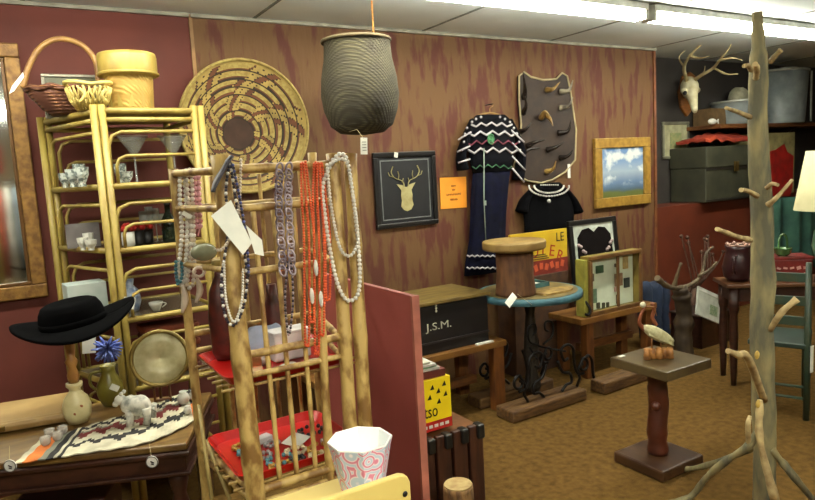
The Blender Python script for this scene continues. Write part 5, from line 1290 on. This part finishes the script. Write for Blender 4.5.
    for i, (px, hh) in enumerate(((146, .16), (152, .18), (158, .17), (164, .14))):
        p = V((oY(px, 236, FY+.22).x, FY+.24, zz))
        b = MB(); b.lathe([(.022, .001), (.003, .006), (.003, hh*.5), (.02, hh*.65), (.022, hh), (.02, hh), (.004, hh*.55)], p, 12)
        tag(b.build('wine_glass', mat('grey_glass', (190, 196, 190), .1, alpha=.5), origin=p), ['thin wine glass nearest the red flowers on the third level', 'tallest thin wine glass on the third level', 'thin wine glass beside the dark bottle', 'short wine glass right before the dark bottle'][i], 'glass', 'wine glasses on the third level')
    p = V((oY(170, 236, FY+.14).x, FY+.14, zz)); t = thing('dark_bottle', 'dark green bottle at the right end of the third level', 'bottle', p)
    gm = mat('bottle_green', (26, 40, 28), .15)
    MB().lathe([(.033, .001), (.036, .02), (.036, .11), (.014, .15), (.013, .19)], p, 16, capt=True).build('bottle_body', gm, t)
    MB().lathe([(.016, .185), (.016, .2)], p, 12, capt=True).build('lip', gm, t)
    # fourth level: white boxes/ frames
    zz = LV[3]+.006
    p = V((oY(86, 300, FY+.2).x, FY+.22, zz))
    tag(MB().box(p+V((0, 0, .085)), (.17, .14, .17), rz=.1).build('white_box', mat('pale_grey_box', (186, 196, 190), .6, c2=(160, 176, 170), scale=9), origin=p, bev=.003), 'pale grey white box on the fourth level behind the hat', 'box')
    p = V((oY(130, 296, FY+.2).x, FY+.2, zz)); b = MB()
    b.lathe([(.035, .001), (.05, .05), (.045, .1), (.02, .13), (.025, .16)], p, 16); tag(b.build('blue_white_jar', mat('blue_white_glaze', (186, 200, 214), .3, c2=(110, 130, 170), scale=30), origin=p), 'blue and white jar behind the front arch of the fourth level', 'jar')
    p = V((oY(156, 306, FY+.1).x, FY+.1, zz)); t = thing('teacup', 'small white teacup right on the fourth level of shelf', 'cup', p)
    MB().lathe([(.015, .001), (.03, .03), (.034, .045), (.031, .045), (.02, .01)], p, 16).build('cup_bowl', wg, t)
    MB().tube(spline([p+V((.03, 0, .04)), p+V((.048, 0, .03)), p+V((.027, 0, .015))], 5), .003, 6).build('handle', wg, t)
    # fifth level: terracotta textiles stack
    zz = LV[4]+.006
    for k in range(6):
        z = zz+.02+k*.042
        p = V((oY(168, 330, FY+.2).x, FY+.2, z))
        tag(MB(T(p, rz=.05*(k % 2))).box((0, 0, .0), (.27, .2, .038)).build('folded_textile', mat('terracotta_textile' if k % 2 else 'brown_textile', (150, 74, 48) if k % 2 else (110, 56, 40), .85, bump=.4), origin=p, bev=.014), 'folded %s textile, %s of the stack on the fifth level' % ('terracotta' if k % 2 else 'brown', ['bottom one', 'second from the bottom', 'third from the bottom', 'third from the top', 'second from the top', 'topmost'][k]), 'textile', 'folded textiles on the fifth level')
    # blue feather flower
    q = oY(107, 348, FY-.06); b = MB(); rr = random.Random(6)
    for k in range(46):
        a = rr.uniform(0, 2*PI); e = rr.uniform(-.4, 1.2); d = V((math.cos(a)*math.cos(e), -abs(math.sin(e))*.6-.2, math.sin(a)*math.cos(e))); b.tube([q, q+d*.04, q+d*.068], [.003, .008, .002], 5)
    b.tube([q, (q.x, q.y+.03, LV[4]+.18), (q.x+.01, q.y+.10, LV[4]+.006)], .003, 6)
    tag(b.build('feather_flower', mat('periwinkle_feather', (120, 138, 210), .7, c2=(70, 88, 160), scale=30), origin=q), 'periwinkle blue feather flower below the black hat brim', 'flower')
shelf_items()

# ================================================================ LEFT TABLE
TZ = .70
def ltable():
    FR = V((.43, 2.29, 0)); d = V((.918, -.396, 0)); n = V((.396, .918, 0)); L = 1.05; D = .56
    ang = math.atan2(-.396, .918)
    c = FR-d*L/2+n*D/2
    t = thing('walnut_table', 'dark walnut table with moulded edge carrying hat, rug and figurines', 'table', c)
    M2 = T(c, rz=ang); w = mat('walnut', (64, 36, 26), .35, c2=(44, 24, 18), scale=7, st=(1, 6, 6))
    MB(M2).box((0, 0, TZ-.012), (L, D, .024)).build('tabletop', mat('walnut_top', (116, 90, 44), .4, c2=(92, 66, 34), scale=6, st=(1, 6, 1)), t, bev=.006)
    MB(M2).box((0, 0, TZ-.036), (L+.015, D+.015, .02)).build('moulding', w, t, bev=.006)
    MB(M2).box((0, 0, TZ-.075), (L-.02, D-.02, .055)).build('apron', w, t, bev=.004)
    MB(M2).box((0, 0, TZ-.108), (L+.01, D+.01, .014)).build('lower_moulding', w, t, bev=.004)
    for sx in (-1, 1):
        for sy in (-1, 1):
            q = M2@V((sx*(L/2-.05), sy*(D/2-.05), 0))
            MB().lathe([(.02, .0), (.028, .05), (.02, .12), (.03, .3), (.035, .45), (.022, .5), (.034, .55), (.034, TZ-.11)], q, 16, capt=True).build('leg', w, t)
    MB(M2).box((0, .02, .2), (L-.14, .24, .02)).build('lower_shelf', w, t)
    # items on lower shelf: reddish drawers box & striped basket
    q = M2@V((.0, 0, .212)); tag(MB(T(q, rz=ang)).box((0, 0, .12), (.34, .2, .24)).build('reddish_box', mat('red_walnut', (70, 30, 24), .5), origin=q, bev=.006), 'reddish brown box on the lower shelf of the walnut table', 'box')
    q = M2@V((-.36, 0, .212)); b = MB(); b.lathe([(.08, .001), (.11, .1), (.1, .2)], q, 24, capt=True); tag(b.build('striped_basket', weave_mat('zebra_basket', (170, 160, 120), (40, 36, 30), 60, 60), origin=q), 'black and cream striped basket under left end of walnut table', 'basket')
    Z = TZ+.002
    # portfolio
    q = oZ(26, 424, Z+.02)
    q2 = M2@V((-L/2+.27, .12, 0))
    M3 = T((q2.x, q2.y, Z+.028), rz=ang+.25)
    t = thing('tan_portfolio', 'flat tan leather portfolio case on the left end of the walnut table', 'case', (q2.x, q2.y, Z))
    tn = mat('tan_leather', (158, 130, 80), .5, c2=(136, 108, 62), scale=7)
    MB(M3).box((0, 0, 0), (.50, .30, .04)).build('case_body', tn, t, bev=.016)
    MB(M3).box((0, -.152, 0), (.08, .012, .02)).build('clasp', mat('brass', (120, 96, 46)), t, bev=.003)
    # rug
    def rugpt(u, v):
        # u along length (left-front to right-back), v across
        A, B_, C_, D_ = V((oZ(12, 476, Z).x, 0, 0)), None, None, None
    pa = [(14, 466), (78, 456), (150, 443), (203, 418)]      # near edge
    pb = [(40, 442), (100, 424), (150, 408), (196, 388)]      # far edge
    na = [oZ(x, y, Z) for x, y in pa]; fb = [oZ(x, y, Z) for x, y in pb]
    sa = spline(na, 16); sb = spline(fb, 16); NU = len(sa)-1; NVv = 20
    cols = [mat('rug_cream', (200, 194, 168), .9, bump=.3), mat('rug_black', (32, 30, 30), .9), mat('rug_maroon', (110, 34, 30), .9), mat('rug_orange', (206, 112, 44), .9), mat('rug_grey', (120, 122, 108), .9)]
    b = MB(); g = []
    for i in range(NU+1):
        row = []
        for j in range(NVv+1):
            p = lerp(sa[i], sb[i], j/NVv); p.z = Z+.004+.0018*math.sin(i*1.3+j)
            # front overhang at left near corner
            row.append(b.v(p))
        g.append(row)
    for i in range(NU):
        for j in range(NVv):
            u = i/NU; v = j/NVv; zg = abs((u*9) % 1-.5)*2
            zg2 = abs((v*3.0) % 1-.5)*2
            mi = 0
            if u < .04: mi = 0
            elif u < .11: mi = 3
            elif u < .15: mi = 4
            elif u < .19: mi = 1
            elif u < .225: mi = 0
            elif u < .25: mi = 1
            elif u > .93: mi = 3 if v < .5 else 1
            else:
                if abs(v-.25-.12*zg) < .06: mi = 1
                elif abs(v-.55-.16*zg) < .08: mi = 2
                elif abs(v-.83-.1*zg) < .05: mi = 1
                elif abs(v-.68-.1*zg) < .03: mi = 4
            b.mi = mi; b.f([g[i][j], g[i+1][j], g[i+1][j+1], g[i][j+1]])
    b.mi = 0
    o = b.build('woven_rug', cols, origin=sa[0], solid=-.004)
    tag(o, 'cream woven runner with black, maroon and orange zigzags across walnut table', 'rug')
    # round tags hanging
    for i, (px, py, y0) in enumerate(((10, 466, 0), (152, 462, 0))):
        k0 = oZ(px, py, TZ-.05); q = oD(px, py, (k0-E0).dot(fw)-(.16 if i == 0 else .06))
        b = MB(); R = V((math.cos(YAW), -math.sin(YAW), 0))
        b.prism([q+R*.021*math.cos(a)+V((0, 0, .021*math.sin(a))) for a in [2*PI*k/20 for k in range(20)]], (.001, .002, 0))
        o = tag(b.build('round_tag', mat('tag_white', (245, 245, 240), .6), origin=q), ['round white metal rimmed tag hanging at the left rug corner', 'round white metal rimmed tag hanging at the middle rug corner'][i], 'price tag', 'round tags on the rug')
        MB().tube([q+R*.0195*math.cos(a)+V((-.001, -.001, .0195*math.sin(a))) for a in [2*PI*k/20 for k in range(20)]] if False else [q+R*.0195*math.cos(2*PI*k/20)+V((-.001, -.002, .0195*math.sin(2*PI*k/20))) for k in range(20)], .0016, 5, closed=True).build('rim', mat('tag_rim', (110, 110, 104), .4, metal=.5), o)
        b = MB(); b.box(q+V((0, -.003, 0)), (.014, .001, .004), rz=-YAW, ry=.5); b.box(q+V((0, -.003, -.007)), (.010, .001, .003), rz=-YAW, ry=.3); b.build('writing', M_black, o)
        MB().tube([q+V((0, 0, .018)), q+V((.004, .05, .05))], .001, 5).build('string', M_string, o)
    # hat stand: ceramic base and turned stem
    q = oZ(79, 424, Z+.0)
    Yh = q.y; 
    t = thing('hat_stand', 'turned wooden spindle rising from white ceramic base under the hat', 'hat stand', (q.x, q.y, Z))
    cer = mat('cream_ceramic', (206, 196, 150), .35, c2=(190, 178, 130), scale=20)
    hb = oY(76, 384, Yh).z-Z
    kx = .048
    MB().lathe([(kx*.75, .003), (kx, hb*.2), (kx*1.08, hb*.42), (kx*.9, hb*.62), (kx*.45, hb*.78), (kx*.4, hb*.84), (kx*.62, hb*.92), (kx*.62, hb), (kx*.4, hb)], (q.x, q.y, Z+.008), 24, capt=True).build('ceramic_base', cer, t)
    for dx, dz in ((-.01, .3), (.012, .45)): MB().sph((q.x+dx, q.y-kx*.98, Z+hb*dz+.01), .007, (1, .3, 1), 8, 6).build('painted_mark', mat('rust_mark', (150, 84, 44), .6), t)
    htop = oY(82, 330, Yh).z
    zb = Z+hb+.008; hh = htop-zb
    MB().lathe([(.018, 0), (.022, hh*.15), (.014, hh*.3), (.024, hh*.42), (.014, hh*.5), (.018, hh*.75), (.012, hh*.95), (.010, hh)], (q.x, q.y, zb), 16, capt=True).build('spindle', mat('honey_spindle', (168, 122, 58), .4, c2=(130, 88, 42)), t)
    MB().lathe([(.010, 0), (.05, .02), (.04, .05), (0.005, .06)], (q.x, q.y, htop-.01), 16).build('hat_rest', M_wood, t)
    # hat
    Hc = V((q.x, q.y, htop+.012))
    cen = oY(77, 327, Yh); Hc = V((cen.x, Yh, htop+.035)); 
    wpx = (oY(137, 318, Yh).x-oY(10, 335, Yh).x)/2
    felt = mat('black_felt', (7, 7, 8), 1, c2=(5, 5, 6), spec=.05)
    t = thing('cowboy_hat', 'black felt cowboy hat with wide curled brim tilted on its stand', 'hat', Hc)
    M4 = T(Hc, ry=-.12, rx=.10, rz=-.05)
    b = MB(M4)
    def brim(u, v):
        a = 2*PI*u; r0b = .085+.0*v; rx = .10+(wpx-.10)*v; ry = .085+(.17-.085)*v
        x = rx*math.cos(a); y = ry*math.sin(a)
        up_ = .040*(v**2)*abs(math.cos(a))**2 - .022*(v**2)*abs(math.sin(a))**2
        return (x, y, up_)
    b.grid(brim, 56, 8, th=.009, nrm=(0, 0, 1)); b.build('brim', felt, t)
    b = MB(M4); hc = .085
    b.loft([((-.01, 0, -.002), .118, .090), ((-.01, 0, .03), .116, .086), ((-.01, 0, .055), .110, .080), ((-.01, 0, hc-.008), .098, .07), ((-.01, 0, hc), .082, .055), ((-.01, 0, hc-.012), .045, .03)], 36); b.build('crown', felt, t)
    b = MB(M4); b.loft([((-.01, 0, .004), .1195, .0915), ((-.01, 0, .024), .1178, .0885)], 36); b.build('hat_band', mat('black_ribbon', (8, 8, 9), 1, spec=.05), t)
    q = oY(129, 303, FY-.021); g = tag(MB().box(q, (.05, .003, .055), ry=.25).build('price_tag', M_white, origin=q), 'square white tag on the rattan shelf just above the hat brim', 'price tag')
    # white card below the hat
    q = oY(89, 345, FY-.021); tag(MB().box(q, (.055, .003, .075), ry=.1).build('white_card', M_white, origin=q), 'white card pinned on the rattan shelf below the hat', 'card')
    # rhino / bear figurine
    q = oZ(138, 424, Z+.008); Rv = V((math.cos(YAW), -math.sin(YAW), 0)); Dv = V((math.sin(YAW), math.cos(YAW), 0)); 
    dd = (q-E0).dot(fw); s = dd/650
    pt = lambda px, py, o=0: V((q.x, q.y, Z+.008))+Rv*((px-138)*s)+V((0, 0, (426-py)*s))+Dv*o
    mm = mat('marbled_stone', (206, 204, 192), .5, c2=(136, 138, 130), scale=30, lo=.45, hi=.65)
    t = thing('animal_figurine', 'small marbled white stone bear figurine standing on the runner', 'figurine', pt(138, 426))
    b = MB(); sp = spline([pt(124, 401), pt(132, 405), pt(142, 407), pt(152, 411)], 5)
    b.tube(sp, [.010, .020, .027, .033, .035, .034, .034, .035, .037, .040, .040, .038, .035, .030, .022, .012][:len(sp)], 14)
    for px, o_, yy in ((133, -.018, 426), (135, .02, 422), (150, -.018, 424), (152, .02, 421)): b.tube([pt(px, 408, o_), pt(px, yy-6, o_), pt(px-1, yy, o_)], [.018, .013, .014], 10)
    b.sph(pt(123, 400), .022, (1, .9, .9), 12, 8); b.sph(pt(118, 404), .012, u=8, w=6)
    for o_ in (-.014, .014): b.sph(pt(126, 393, o_), .008, u=8, w=6)
    b.tube([pt(154, 410), pt(158, 415)], [.008, .003], 6); b.build('body', mm, t)
    # olive jug
    q = oZ(112, 405, Z); t = thing('olive_jug', 'olive brass jug with handle and white tag behind the figurine', 'jug', V((q.x, q.y, Z)))
    jm = mat('olive_glaze', (112, 104, 36), .3, c2=(80, 70, 24), scale=8); h = oY(112, 364, q.y).z-Z
    k = .052
    MB().lathe([(k*.55, .001), (k*.7, .01), (k, h*.3), (k*.95, h*.55), (k*.55, h*.78), (k*.5, h*.88), (k*.65, h), (k*.55, h), (k*.4, h*.85)], (q.x, q.y, Z), 22).build('jug_body', jm, t)
    MB().tube(spline([(q.x-k*.5, q.y, Z+h*.88), (q.x-k*1.25, q.y, Z+h*.85), (q.x-k*1.35, q.y, Z+h*.6), (q.x-k*.93, q.y, Z+h*.42)], 6), .006, 8).build('handle', jm, t)
    MB().box((q.x+.012, q.y-k*1.06, Z+h*.5), (.035, .002, .024), ry=.6).build('sticker', M_white, t)
    # brass bowl behind jug
    q = oZ(96, 400, Z)
    # round metal platter leaning on the bamboo rack side
    q = oY(160, 358, 2.74); r = abs(oY(190, 358, 2.74).x-oY(130, 362, 2.74).x)/2
    q.z = max(q.z, TZ+.006+r*1.0)
    zc = q.z; 
    t = thing('round_platter', 'round tarnished metal platter with brass rim standing behind the figurine', 'platter', (q.x, q.y, zc-r))
    Mq = T(q, rx=-.18, rz=-.25)
    Rm = Mq.to_3x3().to_4x4() @ Matrix.Rotation(PI/2, 4, 'X')
    MB().lathe([(.0001, .0), (r*.86, .0), (r*.9, -.004)], q, 48, capb=False, R=Rm).build('platter_face', mat('tarnished_silver', (206, 202, 160), .35, metal=.1, c2=(150, 140, 96), scale=12), t, solid=.004)
    b = MB()
    b.tube([q+(Rm@V((r*.94*math.cos(a), r*.94*math.sin(a), .004))) for a in [2*PI*i/48 for i in range(48)]], r*.075, 10, closed=True); b.build('rim', mat('brass_rim', (140, 120, 62), .35, metal=.5), t)
    # wooden easel carrying the platter
    b = MB(); zz = TZ+.003
    for sx in (-1, 1): b.tube([(q.x+sx*.03, q.y+.03, zz+.004), (q.x+sx*.03, q.y+.045, zc)], .005, 8)
    b.tube([(q.x, q.y+.08, zz+.004), (q.x, q.y+.05, zc)], .006, 8); b.tube([(q.x-.035, q.y+.045, zc), (q.x+.035, q.y+.045, zc)], .005, 8); b.tube([(q.x-.035, q.y+.03, zz+.02), (q.x+.035, q.y+.03, zz+.02)], .005, 8)
    tag(b.build('easel', M_wood, origin=(q.x, q.y, zz)), 'small wooden easel holding up the round metal platter', 'easel')
    # small glass things by the rug
    for i, (px, py) in enumerate(((50, 437), (58, 440), (46, 445), (63, 434))):
        p = oZ(px, py, Z+.009); p.z = Z+.009
        tag(MB().lathe([(.012, .001), (.017, .01), (.018, .03), (.015, .03), (.01, .01)], p, 12).build('glass_salt_cellar', mat('smoky_glass', (178, 170, 160)), origin=p), ['small glass cup nearest the portfolio corner', 'small glass cup nearest the white ceramic stand base', 'small glass cup closest to the left table edge', 'small glass cup farthest back beside the stand'][i], 'cup', 'small glass cups on the runner')
    # white ceramics by the rack
    for i, (px, py, r) in enumerate(((184, 404, .026), (194, 400, .02), (188, 414, .016))):
        p = oZ(px, py, Z+.009); p.z = Z+.009
        tag(MB().lathe([(r*.6, .001), (r, r*.8), (r*.8, r*1.6), (r*.5, r*1.8), (r*.6, r*2.1)], p, 14, capt=True).build('white_vase', MATS['white_glaze'], origin=p), ['round white pot right of the platter', 'white pot half hidden by the rack post', 'tiny white pot nearest the rug edge by the rack'][i], 'pot', 'white pots by the rack')
ltable()

# ================================================================ THINGS SEEN IN THE MIRROR
def mirrored():
    t = thing('garment_rail', 'rail of hanging garments reflected in the gilt mirror', 'clothes rail', (-.6, -1.2, 0))
    for x in (-1.3, .35): MB().tube([(x, -1.2, 0), (x, -1.2, 1.75)], .015, 8).build('upright', M_iron, t)
    MB().tube([(-1.3, -1.2, 1.75), (.35, -1.2, 1.75)], .014, 8).build('crossbar', M_iron, t)
    cs = [('white', (215, 215, 205)), ('yellow', (210, 180, 50)), ('blue', (60, 90, 150)), ('pale green', (150, 170, 130)), ('yellow', (214, 190, 80)), ('red', (170, 50, 40)), ('white', (220, 220, 214)), ('blue grey', (100, 120, 140)), ('cream', (200, 190, 150))]
    for i, (nm, cc) in enumerate(cs):
        x = -.55+i*.085
        b = MB(); b.loft([((x, -1.2, .5+.06*(i % 3)), .038, .2), ((x, -1.2, 1.1), .036, .18), ((x, -1.2, 1.55), .034, .2), ((x, -1.2, 1.68), .02, .06)], 20, rip=.08, nr=5)
        b.tube([(x, -1.2, 1.66), (x, -1.2, 1.735)], .004, 6)
        tag(b.build('garment', mat('garment_'+nm.replace(' ', '_'), cc, .8), origin=(x, -1.2, 1.7)), '%s garment on the reflected rail, %s from its left end' % (nm, ['first', 'second', 'third', 'fourth', 'fifth', 'sixth', 'seventh', 'eighth', 'ninth'][i]), 'garment', 'garments on the rail behind the camera')
mirrored()
t = thing('wall_poster', 'red and black poster seen only in the gilt mirror', 'poster', (-.25, -3.0, 1.9))
MB().box((-.3, -2.985, 2.1), (.5, .02, .4)).build('sheet', mat('poster_red', (190, 50, 36), .6), t)
MB().box((-.3, -2.97, 2.02), (.36, .01, .12)).build('black_band', M_black, t)

# ================================================================ CAMERA, WORLD, VIEW
cam = bpy.data.cameras.new('camera'); co = bpy.data.objects.new('camera', cam); C.objects.link(co)
cam.sensor_fit = 'HORIZONTAL'; cam.sensor_width = 36; cam.lens = F/815*36; cam.clip_start = .05; cam.clip_end = 60
mx = Matrix((RT, UP, -fw)).transposed().to_4x4(); mx.translation = E0; co.matrix_world = mx
bpy.context.scene.camera = co
w = bpy.data.worlds.new('room_air'); bpy.context.scene.world = w; w.use_nodes = True
w.node_tree.nodes['Background'].inputs[0].default_value = (.8, .8, .7, 1); w.node_tree.nodes['Background'].inputs[1].default_value = .02
vs = bpy.context.scene.view_settings; vs.view_transform = 'Standard'; vs.look = 'None'; vs.gamma = 1; vs.use_curve_mapping = False; vs.exposure = 0.0
for o in bpy.data.objects:
    if '_o' in o: del o['_o']
